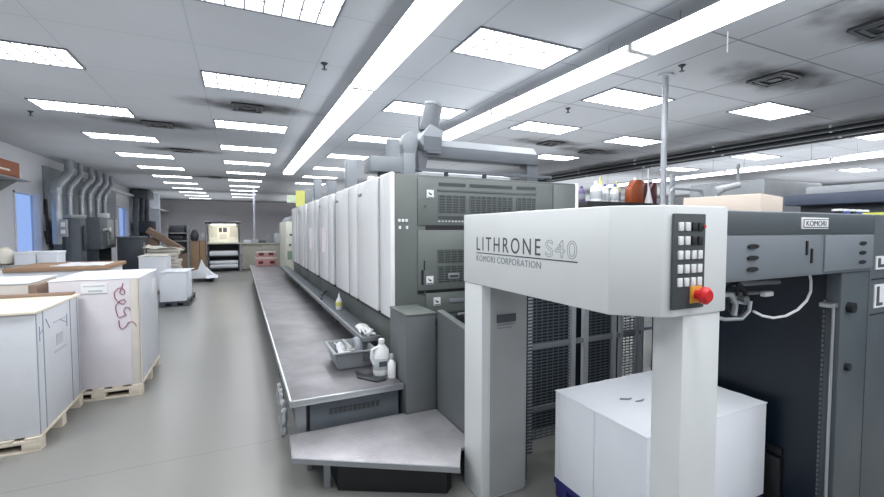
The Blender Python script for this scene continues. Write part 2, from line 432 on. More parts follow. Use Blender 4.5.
for i in range(3): strip(3.6, ys[i] + .01, ys[i + 1] - .01, 3.55, .33, 'long white fluorescent strip light, ' + ('nearest' if i == 0 else ordinal(i)) + ' segment of the row above the press end tower')
ys = [0.6, 2.75, 4.99, 7.28, 9.6, 11.9]
for i in range(5): strip(12.05, ys[i] + .01, ys[i + 1] - .01, 3.33, .28, 'slim white fluorescent strip light, ' + ('nearest' if i == 0 else ordinal(i)) + ' segment of the row beyond the dark ceiling pipes')

# ------------------------------------------------------------------ ceiling vents, sprinklers, pipes
vtxt = ['sooty ceiling air vent over the aisle behind the second aisle light', 'sooty ceiling air vent beside the second light of the left wall row', 'small sooty ceiling air vent between the third lights of the left rows',
        'sooty ceiling air vent right of the steel pole', 'dark ceiling air vent in the top right corner of the photo', 'dark ceiling air vent between the lights of the row left of the pipes',
        'dark ceiling air vent near the far end of the duct', 'faint far ceiling air vent over the aisle']
vent0 = None
for (x, y), tx in zip(VENTS, vtxt):
    if vent0 is None:
        vent0 = thing('ceiling_vent', tx, 'air vent', (x, y, CZ), 'ceiling air vents')
        f = B()
        for q in (0.21, 0.15):
            for sgn in (-1, 1):
                f.box(x - q, x + q, y + sgn * q - .02, y + sgn * q + .02, CZ - .03, CZ - .012).box(x + sgn * q - .02, x + sgn * q + .02, y - q, y + q, CZ - .03, CZ - .012)
        obj('louver', f, 'dark', vent0)
        obj('backing', B().box(x - .22, x + .22, y - .22, y + .22, CZ - .012, CZ), 'black', vent0)
        obj('centre_plate', B().box(x - .06, x + .06, y - .06, y + .06, CZ - .028, CZ - .012), 'dark', vent0)
    else:
        dup(vent0, (x, y, CZ), tx)
for (x, y), tx in zip([(0.94, 5.23), (4.8, 3.47), (4.83, 5.46), (-3.09, 9.4)],
        ['small dark sprinkler head left of the walkway strip lights', 'small dark sprinkler head beside the top of the steel pole', 'small dark sprinkler head right of the second strip row', 'small dark sprinkler head near the left wall lights']):
    t = thing('sprinkler', tx, 'sprinkler', (x, y, CZ), 'ceiling sprinklers')
    obj('escutcheon', B().lathe([(0.01, -.03), (.035, -.012), (.045, 0)], (x, y, CZ), 12), 'dark', t)
    obj('nozzle', B().lathe([(.03, -.075), (.032, -.07), (.008, -.068), (.012, -.03)], (x, y, CZ), 12), 'dark', t)
for px, pz, r, tx in ((10.4, 3.62, .06, 'thick dark pipe under the grimy ceiling band on the right'), (10.75, 3.6, .035, 'thin dark pipe beside the thick ceiling pipe on the right'), (10.05, 3.66, .04, 'dark pipe on the near side of the thick ceiling pipe')):
    t = thing('ceiling_pipe', tx, 'pipe', (px, 1.5, pz), 'dark pipes under the ceiling')
    obj('pipe', B().cyl((px, 0.5, pz), (px, 26, pz), r, seg=10), 'dark', t)
    cl = B()
    for k in range(9): cl.box(px - .025, px + .025, 2 + 2.2 * k, 2.04 + 2.2 * k, pz - r - .012, CZ)
    multi('clamp', cl, 'duct_light', t)
t = thing('steel_pole', 'round steel pole rising to the ceiling behind the bottle shelf', 'pole', (4.96, 3.76, 0))
obj('shaft', B().cyl((4.9, 3.76, 0.02), (4.9, 3.76, CZ - .01), .036), 'pole', t)
multi('flange', B().cyl((4.9, 3.76, CZ - .03), (4.9, 3.76, CZ), .09).cyl((4.9, 3.76, 0), (4.9, 3.76, .03), .1), 'pole', t)
tag(obj('hanging_wire', B().cyl((4.4, 2.7, 3.55), (4.4, 2.7, CZ), .006, seg=6), 'white', loc=(4.4, 2.7, 3.55)), 'short white wire hanging from the ceiling beside the right strip light', 'wire')

# ------------------------------------------------------------------ delivery end of the press (light grey frame, nearest machine)
D = thing('delivery_unit', 'light grey delivery end of the printing press with lettered beam and control panel', 'printing machine', (1.4, 1.165, 0))
beam = B().prism([(1.4, 2.61), (1.4, 1.322), (1.548, 1.184), (1.6, 1.165), (1.94, 1.165), (1.94, 1.42), (1.72, 1.42), (1.72, 2.61)], 1.438, 1.897, 'z', bev=.006)
beam_o = obj('beam', beam, 'light_grey', D)
far_post = obj('post', B().box(1.405, 1.75, 2.37, 2.605, 0, 1.437, bev=.006), 'light_grey', D)
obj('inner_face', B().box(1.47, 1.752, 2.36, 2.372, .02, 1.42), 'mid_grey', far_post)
pl = obj('rating_plate', B().box(1.512, 1.66, 2.354, 2.362, 1.185, 1.238), 'ink', far_post)
obj('plate_print', B().box(1.515, 1.65, 2.357, 2.362, 1.165, 1.172).box(1.515, 1.63, 2.357, 2.362, 1.145, 1.151), 'ink_faint', far_post)
obj('post', B().box(1.672, 1.92, 1.175, 1.32, 0, 1.439, bev=.006), 'light_grey', D)
# lettering on the operator-side beam
fx = 1.4005
text('lettering', 'LITHRONE', 'ink', D, (fx, 2.43, 1.662), '-x', .655, .088, spacing=1.35)
text('lettering', 'S40', 'ink_faint', D, (fx, 1.735, 1.66), '-x', .225, .086, spacing=1.15, outline=.012)
obj('underline', B().box(1.3985, 1.402, 1.505, 2.43, 1.644, 1.65), 'ink', D)
text('lettering', 'KOMORI CORPORATION', 'ink_faint', D, (fx, 2.43, 1.594), '-x', .66, .038, spacing=1.1)
# control panel
cp = obj('control_panel', B().box(1.578, 1.775, 1.156, 1.168, 1.47, 1.863, bev=.003), 'vent_dark', D)
X0, X1, Z0, Z1 = 1.578, 1.775, 1.47, 1.863
for r, v in enumerate((.135, .28, .43, .575, .715)):
    for c, u in enumerate((.19, .4, .61, .81)):
        bx, bz = X0 + u * (X1 - X0), Z1 - v * (Z1 - Z0)
        dk = r < 2 and c > 1
        bt = obj('button', B().box(bx - .014, bx + .014, 1.149, 1.158, bz - .018, bz + .018, bev=.003), 'black' if dk else 'white', cp)
        lab(bt, 'dark button' if dk else 'white button')
lab(obj('indicator', B().cyl((1.763, 1.158, Z1 - .135 * .393), (1.763, 1.15, Z1 - .135 * .393), .007, seg=10), 'red', cp), 'small red indicator')
es = (1.715, 1.15, 1.528)
lab(obj('stop_plate', B().box(es[0] - .036, es[0] + .036, 1.148, 1.158, es[2] - .036, es[2] + .036, bev=.003), 'yellow', cp), 'yellow square plate')
lab(obj('stop_button', B().tube([(es[0], 1.15, es[2]), (es[0], 1.12, es[2]), (es[0], 1.12, es[2]), (es[0], 1.105, es[2]), (es[0], 1.093, es[2])], [.02, .02, .036, .036, .024], 20), 'red', cp), 'red mushroom emergency stop button')
# dark end beam
eb = obj('end_beam', B().box(1.94, 3.335, 1.178, 1.4, 1.56, 1.885, bev=.006), 'slate', D)
lab(eb, 'dark grey end beam')
obj('top_band', B().box(1.945, 3.33, 1.172, 1.182, 1.775, 1.88, bev=.003), 'slate_dark', eb)
obj('panel', B().box(2.78, 3.32, 1.168, 1.182, 1.572, 1.77, bev=.01), 'slate', eb)
obj('panel', B().box(1.95, 2.745, 1.174, 1.182, 1.572, 1.77, bev=.004), 'slate', eb)
for xx in (2.14, 3.18):
    for zz in (1.72, 1.667, 1.614):
        obj('slot', B().prism([(xx + .04 * math.cos(a) * (1 if True else 1), zz + .011 * math.sin(a)) for a in [2 * PI * k / 16 for k in range(16)]], 1.164, 1.18, 'y'), 'black', eb)
obj('slot', B().box(2.598, 2.612, 1.168, 1.18, 1.668, 1.74), 'black', eb)
obj('slot', B().box(2.645, 2.66, 1.168, 1.18, 1.625, 1.7), 'black', eb)
npl = obj('name_plate', B().box(2.54, 2.79, 1.164, 1.174, 1.8, 1.858, bev=.002), 'white', eb)
obj('plate_border', B().box(2.547, 2.783, 1.162, 1.168, 1.807, 1.851), 'ink', eb)
obj('plate_face', B().box(2.551, 2.779, 1.1605, 1.168, 1.811, 1.847), 'white', eb)
text('plate_lettering', 'KOMORI', 'black', eb, (2.567, 1.1605, 1.816), '-y', .19, .026, depth=.001)
# right column and side cabinet
rc = obj('post', B().box(3.02, 3.335, 1.19, 1.26, 0, 1.56, bev=.006), 'slate_dark', D); lab(rc, 'dark grey right-hand post')
multi('knob', B().cyl((3.1, 1.19, 1.36), (3.1, 1.16, 1.36), .03).cyl((3.1, 1.19, 1.02), (3.1, 1.17, 1.02), .022), 'black', rc)
sc_ = obj('side_cabinet', B().box(3.345, 3.95, 1.19, 2.6, 0, 1.885, bev=.008), 'slate_dark', D)
for z0, z1 in ((1.56, 1.64), (1.33, 1.47)):
    wl_ = obj('warning_label', B().box(3.4, 3.56, 1.184, 1.192, z0, z1), 'white', sc_)
    obj('symbol', B().prism([(3.42, z0 + .012), (3.5, z0 + .012), (3.5, z0 + .03), (3.455, z0 + .03), (3.455, z1 - .012), (3.42, z1 - .012)], 1.1825, 1.1845, 'y'), 'ink', sc_)
obj('seam', B().box(3.36, 3.94, 1.187, 1.192, 1.5, 1.506).box(3.36, 3.94, 1.187, 1.192, 1.29, 1.296), 'black', sc_)
# inner wall, added top slats, back
obj('side_guard', B().box(3.06, 3.34, 1.27, 2.42, .02, 1.8), 'navy', D)
multi('kick_plate', B().box(3.03, 3.07, 1.46, 2.4, .0, .36, bev=.004).box(3.04, 3.07, 1.46, 2.4, .38, .42), 'black', D)
g = B().box(1.73, 3.34, 1.402, 1.44, 1.86, 1.888).box(1.73, 3.34, 2.57, 2.61, 1.86, 1.888)
k = 1.74
while k < 3.33: g.box(k, k + .045, 1.44, 2.57, 1.868, 1.888); k += .075
obj('added_shade_slats', g, 'mid_grey', D)  # slatted top added to thin the light falling on the pile
obj('rear_body', B().box(2.18, 3.4, 3.05, 3.55, 0, 1.86), 'navy', D)
# chain and lift rods beside the right post
ch = B()
for k in range(46): ch.box(2.988, 2.998, 1.25, 1.258, .12 + k * .028, .138 + k * .028)
obj('lift_chain', ch, 'machine', D)
obj('lift_rod', B().cyl((3.0, 1.215, .2), (3.0, 1.215, 1.36), .008), 'steel', D)
obj('chain_bracket', B().box(2.97, 3.02, 1.2, 1.27, 1.36, 1.385, bev=.004), 'steel', D)
# hand wheel, spindle and cables under the end beam
wx, wy, wz = 2.36, 1.36, 1.43
hw = obj('hand_wheel', B().tube([(wx + .085 * math.cos(a), wy + .02 * math.sin(a), wz + .085 * math.sin(a)) for a in [2 * PI * k / 24 for k in range(24)]], .013, 8, True)
    .cyl((wx, wy, wz - .085), (wx, wy, wz + .085), .008).cyl((wx - .085, wy, wz), (wx + .085, wy, wz), .008), 'black', D)
obj('hub', B().cyl((wx, wy - .05, wz), (wx, wy + .06, wz), .022), 'steel', hw)
obj('crank', B().tube([(2.16, 1.33, 1.47), (2.24, 1.32, 1.47), (2.28, 1.32, 1.42), (2.27, 1.32, 1.36)], .014, 8), 'steel', D)
obj('spindle', B().cyl((2.4, 1.42, 1.5), (2.86, 1.42, 1.49), .014), 'steel_dull', D)
obj('spindle', B().cyl((2.4, 1.4, 1.45), (2.75, 1.4, 1.44), .009), 'steel_dull', D)
obj('gear_block', B().box(2.1, 2.22, 1.38, 1.46, 1.4, 1.5, bev=.01), 'dark', D)
lab(obj('junction_tag', B().box(2.62, 2.7, 1.36, 1.39, 1.425, 1.45, bev=.004), 'white', D), 'white cable tag')
obj('cable', B().tube([(2.1, 1.32, 1.37), (2.18, 1.31, 1.35), (2.3, 1.3, 1.345), (2.36, 1.3, 1.38), (2.37, 1.3, 1.43)], .01, 8), 'steel', D)
lab(obj('cable', B().tube([(2.42, 1.31, 1.37), (2.5, 1.31, 1.34), (2.6, 1.31, 1.32), (2.72, 1.31, 1.32), (2.84, 1.31, 1.345), (2.93, 1.31, 1.39), (2.97, 1.31, 1.44), (2.97, 1.31, 1.5), (2.94, 1.31, 1.57)], .007, 8), 'white', D), 'white looping cable')
# guard frames and mesh behind the pile
fr = B()
for x, w in ((2.06, .03), (2.5, .045), (2.64, .045), (2.97, .035), (3.06, .02), (3.25, .03), (3.32, .02)): fr.box(x - w / 2, x + w / 2, 2.72, 2.76, 0, 1.84)
multi('guard_post', fr, 'duct_light', D)
fr = B()
for z in (1.37, .86, .35): fr.box(2.06, 3.33, 2.73, 2.75, z - .02, z + .02)
multi('guard_rail', fr, 'duct', D)
for x0, x1 in ((2.08, 2.48), (2.66, 2.95), (3.08, 3.24)):
    g = B()
    z = .1
    while z < 1.82: g.box(x0, x1, 2.742, 2.748, z, z + .009); z += .026
    n = int((x1 - x0) / .05)
    for i in range(n + 1): q = x0 + (x1 - x0) * i / n; g.box(q - .003, q + .003, 2.748, 2.753, .1, 1.82)
    obj('mesh_guard', g, 'machine', D)
multi('inner_post', B().box(1.77, 1.83, 2.45, 2.5, 0, 1.437).box(1.86, 1.9, 2.55, 2.6, 0, 1.84), 'dark', D)
g = B()
z = .05
while z < 1.42: g.box(1.9, 2.04, 2.66, 2.667, z, z + .012); z += .026
obj('mesh_guard', g, 'machine', D)
# low side guard wall running from the cabinet to the delivery
lw = obj('guard_wall', B().prism([(3.29, 0), (2.615, 0), (2.615, 1.02), (3.29, 1.1)], 1.51, 1.56, 'x'), 'cabinet', D)
obj('wall_cap', B().prism([(3.29, 1.098), (2.615, 1.018), (2.615, 1.03), (3.29, 1.11)], 1.505, 1.565, 'x'), 'tower_door', lw)

# paper pile on a blue pallet inside the delivery
t = thing('pallet', 'blue plastic pallet under the white paper pile in the delivery', 'pallet', (1.9, 1.5, 0))
obj('deck', B().box(1.89, 2.92, 1.49, 2.23, .09, .13, bev=.004), 'blue_plastic', t)
b = B()
for yy in (1.5, 1.81, 2.12): b.box(1.9, 2.91, yy, yy + .1, 0, .09, bev=.004)
multi('skid', b, 'blue_plastic', t)
t = thing('paper_pile', 'tall white paper pile standing in the delivery behind the grey post', 'paper stack', (1.89, 1.5, .13))
st = B().box(1.89, 2.96, 1.51, 1.872, .13, .715, bev=.004).box(1.89, 2.96, 1.878, 2.18, .13, .715, bev=.004).box(1.893, 2.957, 2.184, 2.225, .13, .715, bev=.004)
st.box(1.9, 2.95, 1.52, 2.2, .13, .71)
obj('sheets', st, 'paper', t)
obj('top_sheet', B().sheet([(1.888, 1.507, .713), (2.962, 1.507, .711), (2.962, 2.228, .716), (1.888, 2.228, .716)], 14, 10, .0025, .006, 3), 'paper', t)
obj('crease', B().tube([(2.16, 1.93, .724), (2.2, 1.9, .727), (2.23, 1.905, .724)], .006, 6).tube([(2.22, 1.86, .723), (2.26, 1.85, .726), (2.29, 1.862, .723)], .005, 6), 'strap', t)

# ------------------------------------------------------------------ press end tower
T = thing('press_tower', 'tall grey-green end tower of the press with vent grilles and warning labels', 'printing machine', (1.25, 3.75, 0))
obj('body', B().box(1.29, 3.44, 3.75, 4.93, 0.0, 2.31, bev=.008), 'tower', T)
def covers(root, y, near, white='white_cover'):
    """a pair of white side covers with a groove between them, from y (near end) to y+1.2"""
    c = obj('side_cover', B().box(1.25, 1.3, y, y + near, .965, 2.325, bev=.018, seg=3), white, root)
    d = obj('side_cover', B().box(1.25, 1.3, y + near + .1, y + 1.2, .965, 2.325, bev=.018, seg=3), white, root)
    obj('groove', B().box(1.268, 1.3, y + near - .02, y + near + .12, .98, 2.31), 'mid_grey', root)
    obj('handle', B().box(1.238, 1.252, y + 1.02, y + 1.14, 2.17, 2.2, bev=.004), 'ink_faint', d)
    return c
covers(T, 3.75, .33)
obj('lower_edge', B().box(1.262, 1.3, 3.76, 4.93, .94, .968), 'black', T)
obj('back_cover', B().box(3.44, 3.49, 3.75, 4.93, .1, 2.315, bev=.01), 'white_cover', T)
ud = obj('upper_door', B().box(1.515, 3.1, 3.735, 3.755, 1.835, 2.285, bev=.006), 'tower_door', T)
ld = obj('lower_door', B().box(1.515, 3.1, 3.735, 3.755, 1.215, 1.79, bev=.006), 'tower_door', T)
bd = obj('bottom_door', B().box(1.6, 3.1, 3.735, 3.755, .985, 1.185, bev=.006), 'tower_door', T)
obj('side_panel', B().box(3.12, 3.43, 3.738, 3.755, 1.1, 2.285, bev=.006), 'tower_door', T)
multi('gap', B().box(1.6, 3.1, 3.742, 3.752, 1.79, 1.835).box(1.515, 3.1, 3.742, 3.752, 1.185, 1.215), 'black', T)
def grille(root, x0, x1, z0, z1, y=3.735):
    obj('grille_back', B().box(x0, x1, y - .003, y, z0, z1), 'vent_dark', root)
    g = B(); z = z0 + .012
    while z < z1 - .01: g.box(x0, x1, y - .01, y - .002, z, z + .008); z += .024
    n = max(2, int((x1 - x0) / .06))
    for i in range(n + 1): q = x0 + (x1 - x0) * i / n; g.box(q - .006, q + .006, y - .009, y - .002, z0, z1)
    obj('grille', g, 'tower', root)
for x0, x1 in ((1.73, 2.02), (2.07, 2.57), (2.63, 2.87)):
    grille(ud, x0, x1, 1.96, 2.125)
    obj('slot', B().box(x0, x1, 3.728, 3.737, 2.215, 2.245), 'vent_dark', ud)
obj('lip', B().box(1.72, 2.88, 3.722, 3.737, 2.165, 2.18), 'tower', ud)
b = B()
for k in range(9): b.box(1.725 + k * .036, 1.745 + k * .036, 3.729, 3.737, 1.868, 1.882)
obj('vent_hole', b, 'faint_print', ud)
obj('slot', B().box(1.725, 2.02, 3.729, 3.737, 1.895, 1.925), 'vent_dark', ud)
grille(ld, 1.72, 2.0, 1.475, 1.6); grille(ld, 1.72, 2.0, 1.285, 1.44)
obj('recess_handle', B().box(1.83, 1.95, 3.722, 3.737, 1.315, 1.37, bev=.004), 'duct', ld)
obj('slot', B().box(1.83 + .015, 1.935, 3.719, 3.724, 1.33, 1.352), 'vent_dark', ld)
obj('slot', B().box(1.548, 1.57, 3.728, 3.737, 1.27, 1.41).box(1.575, 1.585, 3.728, 3.737, 1.41, 1.5), 'black', ld)
obj('recess_handle', B().box(1.84, 2.0, 3.724, 3.737, 1.08, 1.12, bev=.003), 'ink_faint', bd)
for par, x, z in ((ud, 1.64, 2.135), (ld, 1.635, 1.315), (bd, 1.71, 1.105)):
    wl_ = obj('warning_label', B().box(x - .036, x + .036, 3.726, 3.737, z - .042, z + .036), 'white', par)
    obj('symbol', B().prism([(x - .018, z + .02), (x - .006, z + .006), (x + .014, z - .002), (x + .016, z - .014), (x - .002, z - .012), (x - .016, z + .002)], 3.7235, 3.7265, 'y').box(x - .03, x + .03, 3.7235, 3.7265, z - .037, z - .03), 'black', par)
    obj('bolt', B().cyl((x - .05, 3.735, z - .12), (x - .05, 3.728, z - .12), .012, seg=10), 'ink', par)
for i, x in enumerate((1.335, 1.37, 1.405)):
    obj('push_button', B().box(x - .012, x + .012, 3.74, 3.752, 1.865, 1.893, bev=.003), 'white', T)
for x in (1.34, 1.41): obj('push_button', B().box(x - .011, x + .011, 3.74, 3.752, 1.8, 1.828, bev=.003), 'white', T)
obj('lower_shelf', B().box(1.6, 3.1, 3.62, 3.74, .9, .96), 'dark', T)
# bright tools on the shelf under the doors
t = tag(obj('steel_tool', B().tube([(1.9, 3.66, .975), (2.0, 3.65, .985), (2.1, 3.67, .975)], [.014, .012, .016], 8), 'steel', loc=(2, 3.66, .96)), 'small bright steel tool on the ledge under the tower doors', 'tool')

# ------------------------------------------------------------------ grey cabinet in front of the tower
t = thing('grey_cabinet', 'plain dark grey cabinet box in front of the press tower', 'cabinet', (1.234, 3.3, 0))
obj('body', B().box(1.234, 1.5, 3.3, 3.73, 0, 1.075, bev=.008), 'cabinet', t)
obj('top_cover', B().box(1.23, 1.504, 3.296, 3.733, 1.075, 1.092, bev=.004), 'tower_door', t)

# ------------------------------------------------------------------ printing units
def make_unit(y, label):
    U = thing('printing_unit', label, 'printing unit', (1.25, y, 0), 'printing units of the press')
    obj('body', B().box(1.3, 3.45, y + .005, y + 1.405, .52, 2.26, bev=.01), 'tower', U)
    obj('frame_base', B().box(1.47, 3.4, y + .02, y + 1.39, 0, .52), 'machine_dark', U)
    obj('lower_edge', B().box(1.262, 1.3, y + .06, y + 1.3, .94, .968), 'black', U)
    covers(U, y + .06, .36)
    obj('edge_strip', B().box(1.27, 1.3, y + 1.28, y + 1.39, .97, 2.28), 'slate', U)
    obj('top_box', B().box(1.5, 3.2, y + .2, y + 1.2, 2.26, 2.36, bev=.01), 'duct', U)
    return U
ul = ['white-panelled press unit directly behind the grey-green tower', 'second white-panelled press unit behind the grey-green tower', 'third white-panelled press unit behind the grey-green tower',
      'fourth white-panelled press unit behind the grey-green tower', 'last white-panelled press unit, next to the cream feeder']
u0 = make_unit(4.97, ul[0])
units = [u0] + [dup(u0, (1.25, 4.97 + 1.42 * i, 0), ul[i]) for i in range(1, 5)]
for i in (1, 2):
    ORG[units[i].name] = tuple(units[i].location)
    yy = units[i].location.y
    obj('label_sheet', B().box(1.244, 1.251, yy + .62, yy + .95, 1.42, 1.82), 'tinted', units[i])

# ledge and walkway
t = thing('side_ledge', 'narrow dark grey ledge running along the foot of the white press covers', 'ledge', (1.06, 4.1, .69))
obj('tray', B().box(1.075, 1.262, 4.1, 13.3, .69, .72), 'machine', t)
obj('rim', B().box(1.055, 1.08, 4.1, 13.3, .69, .745, bev=.005), 'steel_dull', t)
obj('end_plate', B().box(1.06, 1.262, 4.085, 4.1, .69, .74, bev=.003), 'steel_dull', t)
b = B()
for k in range(7): b.box(1.2, 1.26, 4.5 + k * 1.45, 4.56 + k * 1.45, .501, .69)
multi('bracket', b, 'dark', t)

t = thing('walkway_platform', 'long raised metal walkway platform beside the press', 'platform', (.31, 3.34, 0))
obj('deck', B().box(.33, 1.22, 3.36, 16.9, .47, .5, bev=.003), 'deck', t)
obj('deck_inset', B().box(1.221, 1.285, 3.76, 13.3, .47, .5), 'deck', t)
obj('edge_trim', B().box(.315, .333, 3.34, 16.9, .455, .503, bev=.003).box(.315, 1.225, 3.338, 3.362, .455, .503, bev=.003), 'steel', t)
b = B().box(.44, 1.2, 3.46, 16.8, 0, .465)
obj('base', b, 'machine_dark', t)
fp = obj('front_panel', B().box(.47, 1.2, 3.41, 3.46, 0.03, .425, bev=.004), 'machine', t)
b = B()
for k in range(11): b.box(.62 + k * .038, .648 + k * .038, 3.404, 3.412, .325, .37)
obj('vent', b, 'vent_dark', fp)
for k in range(7):
    yy = 3.4 + k * 2.1
    obj('support', B().prism([(.35, .46), (.44, .46), (.44, 0), (.40, 0)], yy, yy + .06, 'y'), 'steel_dull', t)
b = B(); rnd = random.Random(8)
for (yy, z0, h, w) in ((3.42, .22, .2, .05), (3.5, .27, .19, .055), (3.62, .3, .16, .05), (3.72, .33, .14, .045), (3.85, .36, .11, .035)):
    b.lathe([(w * .3, 0), (w, h * .15), (w * .7, h * .4), (w * 1.05, h * .65), (w * .6, h)], (.278, yy, z0), 9, .6, 1.5)
for v in b.bm.verts: v.co += Vector((rnd.uniform(-.008, .008), rnd.uniform(-.018, .018), rnd.uniform(-.018, .018)))
tag(obj('rag', b, 'steel_dull', loc=(.28, 3.6, .3)), 'crumpled grey rag bunched along the walkway edge near its front corner', 'rag')

t = thing('tread_step', 'low tread-plate step with slanted front at the end of the walkway', 'step', (.3, 2.33, 0))
poly = [(.29, 2.98), (1.262, 2.4), (1.385, 2.615), (1.5, 2.62), (1.5, 3.29), (1.225, 3.29), (1.225, 3.33), (.31, 3.33)]
obj('tread', B().prism(poly, .232, .256, 'z', bev=.002), 'tread', t)
b = B().prism([(.289, 2.99), (.287, 2.976), (1.261, 2.39), (1.264, 2.403)], .222, .257, 'z').prism([(.288, 2.98), (.296, 2.98), (.316, 3.33), (.308, 3.33)], .222, .257, 'z')
obj('edge_trim', b, 'steel_dull', t)
obj('base', B().prism([(.58, 2.9), (1.24, 2.55), (1.3, 2.6), (1.3, 3.25), (.58, 3.25)], 0, .232, 'z'), 'black', t)
obj('leg', B().box(.5, .54, 2.96, 3.0, 0, .232), 'steel_dull', t)
obj('leg', B().box(.42, .46, 3.24, 3.28, 0, .232), 'steel_dull', t)

# things on the platform
t = thing('plastic_tub', 'grey plastic tub holding rags and a roll on the walkway', 'tub', (.95, 4.1, .5))
b = B()
def ring(w, d, z): return [(.95 + w * sx, 4.1 + d * sy, z) for sx, sy in ((-1, -1), (1, -1), (1, 1), (-1, 1))]
bm = b.bm
def loft(bm, rings):
    vs = [[bm.verts.new(p) for p in r] for r in rings]
    for A, Q in zip(vs, vs[1:]):
        for k in range(4): bm.faces.new((A[k], A[(k + 1) % 4], Q[(k + 1) % 4], Q[k]))
    bm.faces.new(vs[-1]); bm.faces.new(vs[0][::-1])
loft(bm, [ring(.15, .18, .503), ring(.185, .23, .66), ring(.205, .25, .66), ring(.205, .25, .675), ring(.175, .22, .675), ring(.142, .172, .515)])
bmesh.ops.recalc_face_normals(bm, faces=bm.faces)
bmesh.ops.bevel(bm, geom=bm.edges[:], offset=.006, segments=2, affect='EDGES')
obj('tray', b, 'tub', t)
obj('clip', B().box(1.02, 1.08, 3.86, 3.885, .57, .64, bev=.006), 'ink', t)
tag(obj('rag', B().sheet([(.82, 3.95, .62), (.95, 3.95, .6), (.95, 4.22, .64), (.82, 4.22, .68)], 6, 8, .02, .012, 9), 'rag', loc=(.88, 4.1, .6)), 'pale folded rag inside the grey tub', 'rag')
t = thing('tape_roll', 'grey round roll standing upright in the tub', 'roll', (1.02, 4.12, .53))
obj('roll', B().tube([(1.02 + .0, 4.12 + .07 * math.cos(a), .64 + .07 * math.sin(a)) for a in [2 * PI * k / 20 for k in range(20)]], .035, 10, True), 'strap', t)
obj('core', B().cyl((1.0, 4.12, .64), (1.04, 4.12, .64), .03), 'mid_grey', t)
tag(obj('brush', B().box(.9, .93, 3.9, 4.25, .684, .704, bev=.008).box(.885, .945, 3.87, 3.97, .68, .69, bev=.004), 'mid_grey', loc=(.91, 4.1, .6)), 'grey brush lying across the tub', 'brush')
t = thing('detergent_bottle', 'white plastic jug with printed label standing beside the cabinet', 'bottle', (1.13, 3.66, .5))
obj('body', B().lathe([(.07, 0), (.078, .02), (.078, .17), (.066, .22), (.035, .26), (.026, .275), (.026, .285)], (1.13, 3.66, .5), 20, 1, .75), 'white', t)
obj('handle', B().tube([(1.09, 3.65, .75), (1.04, 3.65, .73), (1.035, 3.65, .66), (1.06, 3.65, .6)], .015, 8), 'white', t)
obj('cap', B().lathe([(.028, 0), (.028, .03), (.02, .036)], (1.13, 3.66, .785), 16), 'white', t)
obj('label', B().lathe([(.0785, .05), (.0795, .052), (.0795, .15), (.0785, .152)], (1.13, 3.66, .5), 20, 1, .75), 'faint_print', t)
obj('print', B().box(1.09, 1.16, 3.596, 3.602, .585, .63), 'ink', t)
t = thing('small_bottle', 'small white bottle with grey cap in front of the jug', 'bottle', (1.19, 3.53, .5))
obj('body', B().lathe([(.034, 0), (.036, .01), (.036, .12), (.02, .15), (.014, .16)], (1.185, 3.54, .5), 16), 'white', t)
obj('cap', B().lathe([(.018, 0), (.018, .035), (.01, .05)], (1.185, 3.54, .66), 12), 'mid_grey', t)
tag(obj('rubber_pad', B().prism([(.93, 3.83), (.985, 3.69), (1.05, 3.66), (1.04, 3.58), (1.13, 3.56), (1.12, 3.48), (1.03, 3.46), (.9, 3.64)], .504, .514, 'z', bev=.003), 'dark', loc=(1.03, 3.7, .5)), 'flat dark pad lying on the walkway before the tub', 'pad')
# things on the ledge
t = thing('glove', 'crumpled white glove and cloth lying on the ledge', 'glove', (1.17, 4.45, .72))
obj('palm', B().lathe([(.03, 0), (.075, .012), (.08, .03), (.05, .05), (.01, .055)], (1.175, 4.5, .723), 14, .9, 1.4), 'white', t)
for k in range(4): obj('finger', B().tube([(1.12 + .03 * k, 4.42, .745), (1.11 + .035 * k, 4.34, .75), (1.1 + .04 * k, 4.28, .738)], [.017, .016, .01], 8), 'white', t)
tag(obj('white_tool', B().tube([(1.14, 4.14, .75), (1.18, 4.2, .765), (1.22, 4.27, .755)], [.02, .026, .018], 10).tube([(1.13, 4.23, .74), (1.22, 4.15, .745)], .014, 8), 'white', loc=(1.19, 4.2, .72)), 'white nozzle-shaped tool at the near end of the ledge', 'tool')
t = thing('yellow_bottle', 'pale yellow squeeze bottle standing on the ledge', 'bottle', (1.19, 5.75, .722))
obj('body', B().lathe([(.04, 0), (.045, .02), (.045, .1), (.03, .14), (.016, .16)], (1.19, 5.75, .722), 16), 'white', t)
lab(obj('band', B().lathe([(.046, .05), (.047, .055), (.047, .1), (.046, .105)], (1.19, 5.75, .722), 16), 'sign_yellow', t), 'yellow label band')
obj('nozzle', B().lathe([(.016, 0), (.011, .03), (.005, .06)], (1.19, 5.75, .882), 10), 'white', t)
tag(obj('hose', B().tube([(1.1, 6.6, .74), (1.14, 6.9, .745), (1.2, 7.05, .75), (1.25, 7.0, .8)], .02, 8), 'ink', loc=(1.15, 6.8, .72)), 'short dark hose on the ledge', 'hose')

